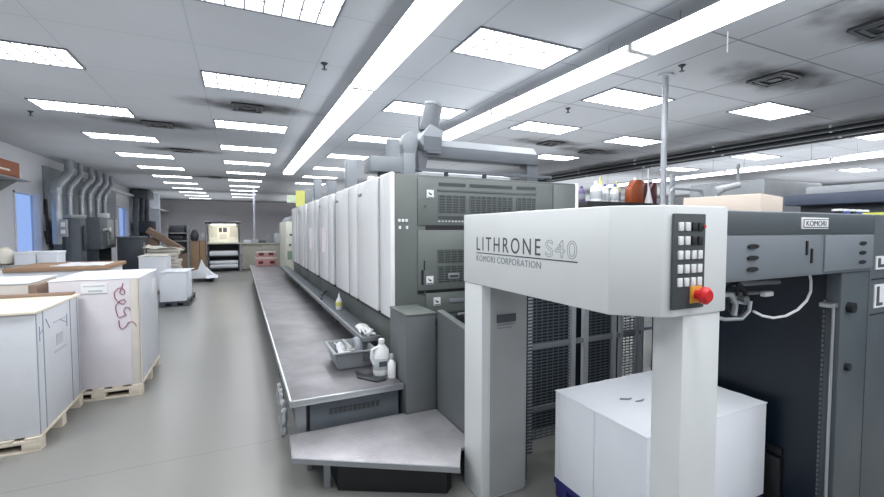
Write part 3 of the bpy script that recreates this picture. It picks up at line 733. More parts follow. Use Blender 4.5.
# ------------------------------------------------------------------ duct and rails over the tower
t = thing('extraction_duct', 'grey extraction duct with round stub pipe on top of the press tower', 'duct', (2.0, 4.3, 2.31))
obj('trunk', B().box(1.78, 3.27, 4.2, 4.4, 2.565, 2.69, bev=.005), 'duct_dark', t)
lab(obj('trunk_top', B().prism([(4.2, 2.69), (4.27, 2.775), (4.4, 2.775), (4.4, 2.69)], 1.96, 3.25, 'x'), 'duct', t), 'upper lid painted paler as if lit')  # light on the lid face is painted in, paler than the trunk
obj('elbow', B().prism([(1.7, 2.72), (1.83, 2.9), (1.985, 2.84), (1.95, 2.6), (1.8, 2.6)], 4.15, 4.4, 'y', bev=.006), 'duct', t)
obj('elbow_shade', B().box(1.75, 1.95, 4.14, 4.16, 2.62, 2.77), 'duct_dark', t)  # darker sheet carrying the shade of this elbow face in its colour
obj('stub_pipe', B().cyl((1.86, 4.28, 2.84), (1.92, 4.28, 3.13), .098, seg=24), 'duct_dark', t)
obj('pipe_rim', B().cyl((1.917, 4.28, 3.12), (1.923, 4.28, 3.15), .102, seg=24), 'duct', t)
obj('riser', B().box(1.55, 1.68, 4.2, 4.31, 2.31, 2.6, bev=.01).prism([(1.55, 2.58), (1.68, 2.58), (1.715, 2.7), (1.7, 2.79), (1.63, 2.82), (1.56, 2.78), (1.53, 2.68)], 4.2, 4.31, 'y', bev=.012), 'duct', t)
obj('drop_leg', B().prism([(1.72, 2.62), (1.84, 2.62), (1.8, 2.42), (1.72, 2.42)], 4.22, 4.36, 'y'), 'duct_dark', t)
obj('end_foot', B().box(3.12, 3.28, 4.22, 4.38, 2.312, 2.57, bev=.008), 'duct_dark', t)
obj('hanging_bracket', B().cyl((1.76, 4.3, 2.86), (1.76, 4.3, 3.0), .008, seg=6), 'duct_dark', t)
t = thing('top_rail', 'thin dark rail on short feet along the top of the press tower', 'rail', (1.6, 3.95, 2.31))
obj('bar', B().box(1.62, 3.25, 3.93, 3.97, 2.375, 2.405), 'duct_dark', t)
multi('foot', B().box(1.9, 1.93, 3.93, 3.97, 2.31, 2.38).box(2.35, 2.38, 3.93, 3.97, 2.31, 2.38).box(3.18, 3.22, 3.93, 3.97, 2.31, 2.38), 'dark', t)
t = thing('dryer_cover', 'pale grey flat cover lying behind the rail on the press tower', 'cover', (2.4, 4.6, 2.31))
obj('lid', B().prism([(4.5, 2.31), (4.85, 2.31), (4.8, 2.5), (4.55, 2.45)], 1.95, 3.1, 'x', bev=.006), 'duct_light', t)
t = thing('cross_duct', 'pale horizontal duct box with round stub left of the extraction duct', 'duct', (1.6, 5.0, 2.36))
obj('box', B().box(1.42, 2.0, 4.98, 5.3, 2.49, 2.67, bev=.01), 'duct', t)
obj('stub_pipe', B().cyl((1.74, 5.1, 2.67), (1.74, 5.1, 2.9), .085, seg=20), 'duct', t)
obj('foot', B().box(1.55, 1.7, 5.0, 5.14, 2.262, 2.49), 'dark', t)
r0 = None
for i, (x, y, h) in enumerate(((1.66, 7.0, .62), (1.62, 8.4, .42), (1.6, 9.9, .6), (1.6, 11.3, .5))):
    lb = 'grey vent riser on top of the %s press unit' % ['second', 'third', 'fourth', 'last'][i]
    t = thing('vent_riser', lb, 'vent pipe', (x, y, 2.36), 'vent risers on the press units')
    obj('clamp', B().box(x - .13, x + .13, y - .12, y + .12, 2.36, 2.4, bev=.01), 'black', t)
    obj('duct', B().box(x - .085, x + .085, y - .085, y + .085, 2.38, 2.3 + h, bev=.02), 'duct', t)
tag(obj('white_canister', B().lathe([(.045, 0), (.05, .01), (.05, .07), (.03, .09)], (1.37, 4.78, 2.31), 14), 'white', loc=(1.37, 4.78, 2.31)), 'small white canister on top of the press beside the riser', 'canister')
tag(obj('card_sign', B().box(1.05, 1.3, 11.0, 11.015, 2.44, 2.62), 'sign_green', loc=(1.15, 11, 2.44)), 'pale green card sign at the far end of the press', 'sign')
tag(obj('card_sign', B().box(1.2, 1.4, 10.5, 10.515, 2.33, 2.7), 'sign_yellow', loc=(1.3, 10.5, 2.33)), 'yellow-green card sign at the far end of the press', 'sign')

# feeder
t = thing('paper_feeder', 'cream feeder cabinet at the far end of the press', 'printing machine', (1.1, 13.2, 0))
obj('body', B().box(1.24, 3.2, 13.4, 15.6, .5, 2.02, bev=.02), 'cream', t)
obj('base', B().box(1.3, 3.2, 13.7, 15.6, 0, .5), 'machine_dark', t)
obj('top_cover', B().prism([(1.28, 2.02), (3.2, 2.02), (3.1, 2.16), (1.4, 2.18)], 13.45, 15.5, 'y', bev=.01), 'duct', t)
obj('knob', B().lathe([(.03, 0), (.06, .04), (.06, .1), (.02, .14)], (1.5, 13.7, 2.17), 12), 'ink_faint', t)
obj('window', B().box(1.27, 1.5, 13.39, 13.405, .9, 1.15), 'green_glass', t)
multi('latch', B().box(1.34, 1.46, 13.38, 13.4, 1.6, 1.66).box(1.32, 1.38, 13.38, 13.4, 1.3, 1.36), 'ink', t)
t = thing('carton', 'pink and white carton standing on the far end of the walkway', 'carton', (.9, 16.3, .5), 'pink cartons at the end of the walkway')
def pinkbox(t, x0, x1, y, z0, z1):
    obj('box', B().box(x0, x1, y, y + .4, z0, z1, bev=.006), 'pink_label', t)
    obj('lid', B().box(x0 - .01, x1 + .01, y - .01, y + .41, z1 - .06, z1, bev=.004), 'paper_warm', t)
    multi('print', B().box(x0 + .08, x0 + .24, y - .004, y + .001, z0 + .06, z0 + .16).box(x1 - .24, x1 - .08, y - .004, y + .001, z0 + .06, z0 + .16), 'maroon', t)
pinkbox(t, .5, 1.2, 16.4, .504, .8)
t2 = thing('carton', 'pink and white carton stacked on top of the walkway carton', 'carton', (.9, 16.3, .76), 'pink cartons at the end of the walkway')
pinkbox(t2, .52, 1.16, 16.41, .802, 1.02)

# ------------------------------------------------------------------ pallets of paper on the left
def pallet(x0, x1, y0, y1, label, h=.12, m='wood'):
    t = thing('pallet', label, 'pallet', (x0, y0, 0), 'wooden pallets under the paper stacks')
    b = B(); n = 5
    for i in range(n):
        q = x0 + (x1 - x0 - .1) * i / (n - 1); b.box(q, q + .1, y0, y1, h - .02, h, bev=.002)
    multi('deck_board', b, m, t)
    b = B()
    for yy in (y0, (y0 + y1) / 2 - .05, y1 - .1): b.box(x0, x1, yy, yy + .1, h - .045, h - .02, bev=.002).box(x0, x1, yy, yy + .1, 0, .018, bev=.002)
    multi('stringer', b, m, t)
    b = B()
    for yy in (y0, (y0 + y1) / 2 - .05, y1 - .1):
        for xx in (x0, (x0 + x1) / 2 - .06, x1 - .12): b.box(xx, xx + .12, yy, yy + .1, .018, h - .045, bev=.002)
    multi('block', b, m, t)
    return t
# A: nearest stack
pallet(-2.27, -1.49, 4.46, 5.5, 'wooden pallet under the front white paper stack')
t = thing('paper_stack', 'front white wrapped paper stack with pale wooden lid at the left edge', 'paper stack', (-2.25, 4.48, .12))
obj('sheets', B().box(-2.25, -1.5, 4.48, 5.5, .12, 1.12, bev=.012), 'wrap', t)
obj('lid_board', B().box(-2.27, -1.485, 4.46, 5.52, 1.12, 1.142, bev=.003), 'pale_wood', t)
lab(obj('batten', B().box(-2.27, -1.52, 5.4, 5.5, 1.142, 1.168, bev=.003), 'kraft_dark', t), 'brown edge batten')
b = B()
for yy in (4.49, 4.62, 5.25, 5.44): b.box(-1.502, -1.4965, yy, yy + .012, .13, 1.13)
obj('strap', b, 'strap', t)
obj('print', B().box(-1.501, -1.497, 4.85, 5.12, .7, .72).box(-1.501, -1.497, 4.85, 5.12, .97, .98).box(-1.501, -1.497, 4.9, 5.05, .76, .86), 'faint_print', t)
b = strokes(B(), [[(-1.498, 4.55, 1.0), (-1.498, 4.55, .88)], [(-1.498, 4.55, .93), (-1.498, 4.62, .97)], [(-1.498, 4.62, 1.02), (-1.498, 4.62, .88)], [(-1.498, 4.68, 1.04), (-1.498, 4.76, .95)], [(-1.498, 4.98, .98), (-1.498, 5.16, .92)], [(-1.498, 5.16, 1.0), (-1.498, 5.16, .88)]], .003)
obj('scribble', b, 'blue_ink', t)
# B: stack with red scribble
pallet(-1.76, -.99, 5.54, 6.72, 'wooden pallet under the stack with the red scribble')
t = thing('paper_stack', 'tall wrapped paper stack with a red scribble on its front', 'paper stack', (-1.73, 5.56, .12))
obj('sheets', B().box(-1.75, -1.0, 5.56, 6.68, .12, 1.27, bev=.01), 'wrap_pink', t)
obj('top_sheet', B().sheet([(-1.755, 5.555, 1.27), (-.995, 5.555, 1.27), (-.995, 6.69, 1.27), (-1.755, 6.69, 1.27)], 6, 8, .003, .008, 21), 'paper', t)
obj('corner_and_shade_board', B().box(-1.075, -.996, 5.553, 5.57, .12, 1.265, bev=.003).box(-1.003, -.994, 5.553, 5.62, .12, 1.265), 'beige_board', t)
obj('side_wrap', B().box(-1.004, -.996, 5.66, 6.68, .13, 1.26, bev=.003), 'wrap', t)
lb_ = obj('label_sheet', B().box(-1.49, -1.27, 5.55, 5.5605, 1.13, 1.235), 'white', t)
obj('label_print', B().box(-1.47, -1.29, 5.5485, 5.5505, 1.2, 1.212).box(-1.43, -1.31, 5.5485, 5.5505, 1.145, 1.165), 'faint_print', t)
obj('label_sheet', B().box(-.9965, -.992, 6.3, 6.5, 1.0, 1.18), 'white', t)
def sp(x, y):   # traced handwriting: grid of the front face, metres
    return (-1.216 + (x - 115) * .00104, 5.551, 1.225 - (y - 105) * .00155)
S = [[(195, 105), (185, 135), (150, 140), (120, 165), (120, 200), (150, 235), (190, 250), (215, 235), (200, 215), (165, 225), (130, 255), (128, 285), (135, 310), (145, 335), (160, 340), (185, 335), (215, 325), (198, 312), (195, 295), (215, 270), (238, 278), (250, 298)],
     [(185, 135), (208, 160), (205, 178), (185, 185), (165, 170), (178, 142)], [(150, 360), (152, 385), (155, 405), (175, 425), (205, 410), (230, 380), (265, 375), (285, 390), (297, 410)]]
obj('scribble', strokes(B(), [[sp(*q) for q in l] for l in S], .004), 'red_ink', t)
# C: stack behind the front one
pallet(-2.95, -1.9, 5.75, 6.5, 'wooden pallet under the beige boxed stack at the left edge')
t = thing('paper_stack', 'beige boxed paper stack behind the front white stack', 'paper stack', (-2.95, 5.75, .12))
obj('carton', B().box(-2.93, -1.97, 5.75, 6.5, .12, 1.24, bev=.008), 'beige_board', t)
obj('top_sheet', B().sheet([(-2.95, 5.74, 1.24), (-1.96, 5.74, 1.24), (-1.96, 6.52, 1.25), (-2.95, 6.52, 1.25)], 6, 6, .004, .01, 31), 'paper', t)
obj('corner_and_shade_board', B().box(-1.97, -1.9, 5.76, 6.48, .12, 1.22, bev=.004), 'kraft_dark', t)  # dark brown slab: shaded side of the stack put into its colour
obj('label_sheet', B().box(-2.45, -2.2, 5.744, 5.751, 1.1, 1.17), 'white', t)
# F: brown-topped stack further back
pallet(-3.1, -1.75, 7.6, 8.7, 'wooden pallet under the brown-edged stack')
t = thing('paper_stack', 'low stack topped with a brown cardboard sheet behind the scribbled stack', 'paper stack', (-3.1, 7.6, .12))
obj('sheets', B().box(-3.08, -1.77, 7.62, 8.68, .12, 1.22, bev=.01), 'paper', t)
lab(obj('cardboard_sheet', B().box(-2.85, -1.72, 7.58, 8.7, 1.22, 1.275, bev=.006), 'kraft', t), 'brown cardboard sheet')
obj('loose_sheet', B().sheet([(-2.4, 7.7, 1.277), (-1.78, 7.64, 1.277), (-1.8, 8.3, 1.277), (-2.35, 8.4, 1.277)], 6, 6, .006, .008, 77), 'paper', t)
# bluish white boxes near the window
t = thing('work_table', 'low table under the white boxes below the blue window', 'table', (-3.9, 9.8, 0))
obj('tabletop', B().box(-3.9, -2.9, 9.7, 10.4, 1.14, 1.18, bev=.004), 'mid_grey', t)
for xx, yy in ((-3.85, 9.75), (-2.98, 9.75), (-3.85, 10.32), (-2.98, 10.32)): obj('leg', B().box(xx, xx + .05, yy, yy + .05, 0, 1.14), 'dark', t)
for i, (x0, x1, lb) in enumerate(((-3.52, -3.24, 'bluish white box under the near window, left one'), (-3.22, -2.94, 'plain white box right of the bluish box under the window'))):
    t = thing('white_box', lb, 'box', (x0, 9.8, 1.18), 'white boxes under the window')
    obj('box', B().box(x0, x1, 9.8, 10.2, 1.18, 1.4, bev=.006), 'paper', t)
    obj('lid', B().box(x0 - .008, x1 + .008, 9.792, 10.208, 1.36, 1.405, bev=.004), 'paper', t)
t = thing('beige_sack', 'beige paper sack slumped at the left edge under the window', 'sack', (-3.9, 9.6, 1.18))
obj('sack', B().lathe([(.1, 0), (.19, .03), (.2, .12), (.16, .22), (.09, .28), (.1, .31)], (-3.72, 9.98, 1.18), 14, .8, 1.1), 'paper_warm', t)
# D: white stack beside the aisle further on
pallet(-1.7, -1.1, 11.55, 13.1, 'dark low pallet under the white stack beside the far aisle', m='machine_dark')
t = thing('paper_stack', 'short white paper stack beside the aisle in the distance', 'paper stack', (-1.7, 11.6, .12))
b = B()
for k, (yy, dx, h) in enumerate(((11.58, 0, .8), (12.1, .03, .77), (12.6, -.02, .74))): b.box(-1.68, -1.16 + dx, yy, yy + .5, .12, h, bev=.01)
obj('sheets', b, 'paper', t)
obj('top_sheet', B().sheet([(-1.7, 11.56, .8), (-1.14, 11.56, .8), (-1.1, 13.1, .76), (-1.7, 13.1, .76)], 5, 10, .01, .008, 12), 'paper', t)
# tall white stack and messy one behind
pallet(-2.5, -1.85, 13.9, 14.9, 'wooden pallet under the taller white stack', m='wood')
t = thing('paper_stack', 'taller white paper stack left of the short distant stack', 'paper stack', (-2.5, 13.9, .12))
obj('sheets', B().box(-2.48, -1.85, 13.92, 14.88, .12, 1.05, bev=.01), 'paper', t)
obj('top_sheet', B().sheet([(-2.5, 13.9, 1.05), (-1.82, 13.9, 1.05), (-1.82, 14.9, 1.06), (-2.5, 14.9, 1.06)], 5, 6, .012, .01, 14), 'paper_warm', t)
pallet(-2.7, -1.75, 15.7, 16.7, 'wooden pallet under the messy cream paper pile')
t = thing('paper_stack', 'messy cream paper pile with folded edges in front of the leaning board', 'paper stack', (-2.7, 15.7, .12))
b = B(); rnd = random.Random(5)
for k in range(9):
    z = .12 + k * .12; q = rnd.uniform(-.06, .06); b.box(-2.65 + q, -1.8 + q, 15.75 + q, 16.65, z, z + .1, bev=.02)
obj('sheets', b, 'paper_warm', t)
obj('top_sheet', B().sheet([(-2.7, 15.7, 1.2), (-1.8, 15.7, 1.2), (-1.68, 16.7, 1.12), (-2.7, 16.7, 1.26)], 6, 6, .04, .01, 15), 'paper_warm', t)
# crumpled sheets by the aisle
pallet(-1.45, -.85, 16.6, 17.6, 'low dark pallet under the crumpled white sheets', m='machine_dark')
t = thing('waste_paper', 'heap of crumpled white sheets on a low pallet by the far aisle', 'paper heap', (-1.4, 16.6, .12))
b = B()
b.prism([(-1.5, .12), (-.95, .12), (-1.02, .3), (-1.2, .75), (-1.3, .42), (-1.5, .36)], 16.62, 17.0, 'y', bev=.01)
b.prism([(-1.3, .12), (-.72, .12), (-.9, .22), (-1.1, .45)], 17.0, 17.5, 'y', bev=.01)
obj('folded_sheet', b, 'paper', t)
obj('loose_sheet', B().sheet([(-1.05, 16.3, .15), (-.7, 16.3, .15), (-.72, 16.8, .17), (-1.05, 16.8, .22)], 5, 5, .02, .008, 44), 'paper', t)

# ------------------------------------------------------------------ left wall equipment
t = thing('wall_shelf', 'thin bracket shelf high on the left wall', 'shelf', (XL, 11.2, 2.86))
obj('board', B().box(XL, -4.3, 11.2, 12.95, 2.87, 2.9), 'mid_grey', t)
multi('bracket', B().prism([(XL, 2.6), (XL, 2.87), (-4.4, 2.87)], 11.5, 11.53, 'y').prism([(XL, 2.6), (XL, 2.87), (-4.4, 2.87)], 12.6, 12.63, 'y'), 'mid_grey', t)
t = thing('carton', 'orange-brown carton on the high wall shelf at the left edge', 'carton', (-4.6, 11.3, 2.9))
obj('box', B().box(-4.7, -4.35, 11.3, 12.55, 2.9, 3.24, bev=.006), mat('orange_carton', (150, 92, 66), .8), t)
obj('tape', B().box(-4.352, -4.345, 11.5, 12.1, 3.02, 3.06), 'paper_warm', t)
tag(obj('cloth_bundle', B().lathe([(.05, 0), (.1, .02), (.1, .16), (.05, .22)], (-4.5, 12.75, 2.9), 12), 'paper_warm', loc=(-4.5, 12.75, 2.9)), 'small cream bundle beside the orange-brown carton', 'bundle')
t = thing('switch_box', 'small grey switch box on the wall left of the window', 'switch', (XL, 11.9, 2.1))
obj('case', B().box(XL, XL + .08, 11.75, 12.0, 2.3, 2.62, bev=.006), 'mid_grey', t)
obj('cover', B().box(XL + .08, XL + .09, 11.78, 11.97, 2.33, 2.59), 'duct', t)

t = thing('dust_collector', 'tall dark grey round-fronted cabinet under the silver ducts', 'machine', (-4.3, 14.9, 0))
b = B().prism([(-4.58, 15.05), (-4.2, 15.05), (-4.02, 15.1), (-3.95, 15.35), (-4.02, 15.6), (-4.2, 15.68), (-4.58, 15.68)], 0, 2.1, 'z', bev=.01)
obj('body', b, 'machine', t)
obj('hatch', B().box(-3.965, -3.945, 15.15, 15.45, 1.2, 1.9, bev=.005), 'machine_dark', t)
obj('lid', B().prism([(-4.58, 15.02), (-4.15, 15.02), (-3.92, 15.35), (-4.15, 15.72), (-4.58, 15.72)], 2.1, 2.2, 'z', bev=.02), 'silver_duct', t)
t = thing('filter_unit', 'wide grey filter box with pale labels under the silver ducts', 'machine', (-4.2, 16.3, 0))
obj('body', B().box(-4.66, -3.72, 15.75, 17.5, 1.2, 2.15, bev=.01), 'machine', t)
lab(obj('front_panel', B().box(-3.73, -3.71, 16.5, 17.25, 1.3, 2.1, bev=.004), 'mid_grey', t), 'pale grey front panel')
multi('label_sheet', B().box(-3.712, -3.704, 16.7, 16.9, 1.72, 1.86).box(-3.712, -3.704, 16.7, 16.9, 1.55, 1.68), 'white', t)
obj('top_block', B().box(-4.0, -3.75, 16.7, 17.0, 2.15, 2.3, bev=.01), 'white', t)
obj('hose', B().tube([(-3.7, 15.85, 1.75), (-3.64, 16.05, 1.8), (-3.6, 16.3, 1.7), (-3.64, 16.45, 1.5)], .04, 8), 'mid_grey', t)
b = B()
for yy in (15.8, 17.2): b.box(-4.6, -3.8, yy, yy + .08, 0, 1.2)
multi('leg_frame', b, 'machine_dark', t)
t = thing('compressor', 'squat charcoal machine box right of the filter box', 'machine', (-3.5, 16.6, 0))
obj('body', B().box(-3.5, -2.85, 16.55, 17.5, 0, 1.5, bev=.02), 'machine_dark', t)
obj('top_cover', B().box(-3.52, -2.83, 16.52, 17.53, 1.5, 1.56, bev=.01), 'machine', t)
obj('gauge_panel', B().box(-2.855, -2.84, 16.8, 17.1, 1.0, 1.35, bev=.004), 'mid_grey', t)
for k in range(6):
    yy = (14.6, 15.2, 16.2, 16.95, 17.8, 18.6)[k]; xx = -4.25 if k else -4.35
    lb = 'silver duct pipe rising from the machines, %s from the window' % ('first' if k == 0 else ordinal(k))
    r = .115 if k == 0 else .07
    z0 = (1.4, 2.205, 2.155, 2.155, 1.9, 1.9)[k]
    o = thing('silver_duct', lb, 'duct', (xx, yy, z0), 'silver ducts on the left wall')
    obj('pipe', B().tube([(xx, yy, z0), (xx, yy, 2.85), (xx, yy + .06, 2.95), (xx, yy + .95, 3.38), (xx, yy + 1.02, 3.48), (xx, yy + 1.02, CZ)], r, 12), 'silver_duct', o)
    obj('joint', B().cyl((xx, yy, 2.75), (xx, yy, 2.8), r + .012), 'duct_light', o)
t = thing('control_box', 'pale wall control box below the first silver duct', 'control box', (-4.3, 14.75, 0))
obj('case', B().box(-4.2, -4.05, 14.2, 14.32, 1.6, 2.05, bev=.01), 'mid_grey', t)
multi('display', B().box(-4.17, -4.08, 14.192, 14.202, 1.86, 1.98).box(-4.17, -4.08, 14.192, 14.202, 1.68, 1.78), 'white', t)
obj('pedestal', B().box(-4.16, -4.09, 14.23, 14.3, 0, 1.6), 'dark', t)
struct('trim_2', B().box(XL, XL + .06, 15.0, 22.3, 2.2, 3.5), 'duct')
tag(obj('wall_hose', B().tube([(-4.7, 15.0, 2.6), (-4.68, 14.98, 2.1), (-4.66, 14.95, 1.7), (-4.67, 14.93, 1.4), (-4.69, 14.92, 1.75)], .04, 8), 'black', loc=(-4.66, 14.9, 2.5)), 'black hose hanging on the wall right of the window', 'hose')
t = thing('dark_pipework', 'tall dark bundle of pipes against the left wall beyond the second window', 'pipework', (-4.4, 25, 0))
for k, (x, y) in enumerate(((-4.5, 25.0), (-4.35, 25.4), (-4.5, 25.9), (-4.3, 26.3))):
    obj('pipe', B().tube([(x, y, 0), (x, y, 2.6), (x, y + .15, 2.9), (x, y + .15, CZ)], .13, 10), 'machine_dark' if k % 2 else 'machine', t)
obj('valve_body', B().box(-4.6, -3.9, 24.95, 26.4, 1.6, 2.2, bev=.04), 'dark', t)
obj('hood', B().box(-4.65, -4.0, 25.0, 26.6, 3.3, 3.7, bev=.02), 'machine_dark', t)
# leaning board, shelf unit, boxes at the far end
t = tag(obj('leaning_board', B().box(-3.05, -1.75, 17.9, 18.25, 1.28, 1.5, bev=.01, rot=Matrix.Rotation(math.radians(36), 4, 'Y'), piv=(-2.4, 18, 1.38)).box(-3.05, -2.6, 18.0, 18.2, 0, 1.5).box(-2.0, -1.75, 18.0, 18.2, 0, .9), 'kraft_dark', loc=(-2.4, 18, 0)), 'brown slanted cardboard slab on boxes before the far shelf', 'cardboard')
t = thing('shelf_unit', 'grey shelf unit with dark clutter behind the slanted cardboard', 'shelf', (-2.6, 20, 0))
multi('side_panel', B().box(-2.62, -2.57, 20, 20.5, 0, 1.95).box(-1.92, -1.87, 20, 20.5, 0, 1.95), 'mid_grey', t)
multi('shelf', B().box(-2.57, -1.92, 20, 20.5, 1.3, 1.34).box(-2.57, -1.92, 20, 20.5, .7, .74).box(-2.57, -1.92, 20, 20.5, 1.62, 1.66), 'mid_grey', t)
obj('back_panel', B().box(-2.57, -1.92, 20.46, 20.5, 0, 1.95), 'machine', t)
tag(obj('dark_case', B().box(-2.5, -2.0, 20.05, 20.4, 1.661, 1.9, bev=.02), 'machine_dark', loc=(-2.3, 20.2, 1.66)), 'dark case on the top board of the shelf unit', 'case')
tag(obj('dark_case', B().box(-2.52, -2.05, 20.05, 20.4, 1.341, 1.52, bev=.02), 'dark', loc=(-2.3, 20.2, 1.34)), 'dark case on the middle board of the shelf unit', 'case')
for i, (x0, x1, lb) in enumerate(((-1.84, -1.52, 'brown carton beside the shelf unit at the far end'), (-1.5, -1.3, 'narrow brown carton beside the viewing booth'))):
    t = thing('carton', lb, 'carton', (x0, 20.3, 0), 'brown cartons at the far end')
    obj('box', B().box(x0, x1, 20.3, 20.8, 0, 1.3, bev=.008), 'kraft', t)
    obj('flap', B().box(x0, x1, 20.29, 20.55, 1.3, 1.312), 'kraft_dark', t)
tag(obj('black_bag', B().lathe([(.1, 0), (.15, .06), (.16, .22), (.1, .4), (.05, .46)], (-1.7, 20.55, 1.312), 12, 1, .9), 'machine_dark', loc=(-1.65, 20.5, 1.31)), 'dark rounded bag on the brown carton', 'bag')
tag(obj('white_bundle', B().lathe([(.05, 0), (.08, .05), (.08, .2), (.04, .32)], (-1.39, 20.72, 1.312), 10), 'paper', loc=(-1.39, 20.72, 1.31)), 'white bundle on the narrow brown carton', 'bundle')
# light booth
t = thing('viewing_booth', 'print viewing booth with cream lit back panel and paper shelf below', 'viewing booth', (-1.2, 20.5, 0))
obj('desk', B().box(-1.25, .0, 20.4, 21.3, 1.16, 1.22, bev=.006), 'cream', t)
obj('back_panel', B().prism([(21.2, 1.22), (21.25, 1.22), (21.25, 2.08), (21.2, 2.08)], -1.22, -.02, 'x'), 'led', t)
obj('canopy', B().prism([(20.6, 2.0), (21.3, 2.06), (21.3, 2.16), (20.6, 2.1)], -1.3, .05, 'x', bev=.01), 'machine_dark', t)
obj('lamp', B().box(-1.1, -.15, 20.75, 20.85, 1.99, 2.01), 'booth_glow', t)
multi('side_panel', B().box(-1.25, -1.2, 20.5, 21.3, 0, 2.05).box(-.05, .0, 20.5, 21.3, 0, 2.05), 'machine', t)
multi('shelf', B().box(-1.2, -.05, 20.5, 21.3, .08, .14).box(-1.2, -.05, 20.5, 21.3, .62, .66), 'machine_dark', t)
obj('rear_panel', B().box(-1.2, -.05, 21.27, 21.3, 0, 1.16), 'black', t)
pr = multi('proof_print', B().box(-.82, -.7, 21.19, 21.2, 1.66, 1.86).box(-.66, -.5, 21.19, 21.2, 1.66, 1.86), 'ink', t)
for q in pr: lab(q, 'dark picture pinned to the panel')
multi('proof_sheet', B().box(-1.15, -.88, 21.19, 21.2, 1.45, 1.9).box(-.4, -.1, 21.19, 21.2, 1.45, 1.9).box(-.8, -.52, 21.188, 21.2, 1.38, 1.6), 'paper_warm', t)
for i, (z, lb) in enumerate(((.66, 'white paper bundle on the upper shelf of the viewing booth'), (.3, 'middle white paper bundle in the viewing booth'), (.14, 'lowest white paper bundle in the viewing booth'))):
    b = B().box(-1.17, -.08, 20.42, 21.2, z + .005, z + (.2 if i == 0 else .15), bev=.05, seg=3)
    tag(obj('paper_bundle', b, 'paper', loc=(-.6, 20.8, z)), lb, 'paper bundle', 'paper bundles in the viewing booth')
# counter
t = thing('counter', 'long beige counter right of the viewing booth', 'counter', (.1, 21, 0))
obj('worktop', B().box(.04, 2.6, 20.55, 21.4, 1.12, 1.18, bev=.008), 'counter', t)
obj('body', B().box(.08, 2.56, 20.62, 21.35, .05, 1.12), 'counter', t)
for k in range(3): 
    d = obj('door', B().box(.1 + k * .8, .86 + k * .8, 20.6, 20.625, .12, 1.08, bev=.006), 'counter', t)
    obj('handle', B().box(.78 + k * .8, .81 + k * .8, 20.58, 20.6, .8, .95), 'steel', d)
for x0, w, h, m, nme, lb in ((.15, .3, .12, 'paper', 'paper_tray', 'white paper tray on the beige counter nearest the booth'), (.5, .22, .2, 'duct_light', 'tray_box', 'pale box on the beige counter'), (.78, .3, .1, 'machine', 'tool_case', 'dark tool case on the beige counter'),
                          (1.12, .25, .34, 'duct', 'desk_printer', 'grey desk machine on the beige counter'), (1.42, .3, .42, 'duct_light', 'paper_bin', 'pale upright bin at the right end of the counter')):
    b = B().box(x0, x0 + w, 20.8, 21.1, 1.18, 1.18 + h, bev=.02).box(x0 + .03, x0 + w - .03, 20.83, 21.07, 1.18 + h, 1.2 + h, bev=.006)
    tag(obj(nme, b, m, loc=(x0, 20.9, 1.18)), lb, nme.split('_')[1])
t = thing('white_pole', 'thin white pole from counter to ceiling at the far end', 'pole', (.64, 22, 0))
obj('shaft', B().cyl((.64, 22, 0), (.64, 22, CZ), .05), 'trim', t)
obj('collar', B().cyl((.64, 22, CZ - .05), (.64, 22, CZ), .09), 'trim', t)

# ------------------------------------------------------------------ behind the delivery: bottle shelf and other machines
t = thing('storage_rack', 'black-topped rack carrying bottles behind the delivery', 'rack', (3.95, 4.15, 0))
obj('top_board', B().box(3.92, 5.35, 4.05, 4.5, 2.04, 2.15, bev=.006), 'black', t)
for xx in (3.95, 5.28):
    for yy in (4.08, 4.42): obj('leg', B().box(xx, xx + .05, yy, yy + .05, 0, 2.04), 'dark', t)
multi('shelf', B().box(3.96, 5.3, 4.1, 4.48, 1.2, 1.24).box(3.96, 5.3, 4.1, 4.48, .4, .44), 'machine', t)
def bottle(x, y, r, h, m, cap, label, name='bottle'):
    t = thing(name, label, 'bottle', (x, y, 2.15), 'bottles on the black-topped rack')
    obj('body', B().lathe([(r * .9, 0), (r, .01), (r, h * .6), (r * .85, h * .72), (r * .35, h * .86), (r * .3, h * .9)], (x, y, 2.15), 16), m, t)
    obj('cap', B().lathe([(r * .4, 0), (r * .4, h * .1), (r * .3, h * .12)], (x, y, 2.15 + h * .9), 12), cap, t)
    obj('label', B().lathe([(r * 1.005, h * .15), (r * 1.02, h * .16), (r * 1.02, h * .5), (r * 1.005, h * .51)], (x, y, 2.15), 16), 'faint_print' if m == 'white' else 'ink_faint', t)
bottle(4.0, 4.25, .05, .2, 'purple', 'purple', 'small purple bottle at the left end of the rack')
bottle(4.09, 4.35, .045, .19, 'maroon', 'ink', 'small dark red bottle second from the left on the rack')
bottle(4.2, 4.2, .075, .27, 'white', 'white', 'large white jug on the rack')
bottle(4.34, 4.25, .055, .22, 'white', 'white', 'white bottle right of the large jug on the rack')
bottle(4.46, 4.3, .05, .25, 'white', 'blue_cap', 'white bottle with blue cap on the rack')
bottle(4.55, 4.22, .06, .24, 'white', 'blue_cap', 'wide white bottle with blue cap next to the yellowish bottle')
bottle(4.72, 4.34, .05, .3, 'ltyellow', 'ltyellow', 'tall pale yellow bottle beside the amber jug')
bottle(4.5, 4.42, .05, .36, 'ltyellow', 'ltyellow', 'yellowish bottle at the back of the rack')
t = thing('amber_jug', 'large amber brown square jug on the rack beside the pole', 'jug', (4.6, 4.1, 2.15))
def jug(t, x0, x1, y0, y1, z0, z1, m):
    obj('body', B().prism([(x0, z0), (x1, z0), (x1, z1 - .05), (x1 - .03, z1), (x0 + .1, z1), (x0, z1 - .12)], y0, y1, 'y', bev=.012), m, t)
    obj('cap', B().cyl(((x0 + x1) / 2 + .02, (y0 + y1) / 2, z1), ((x0 + x1) / 2 + .02, (y0 + y1) / 2, z1 + .03), .03), 'white', t)
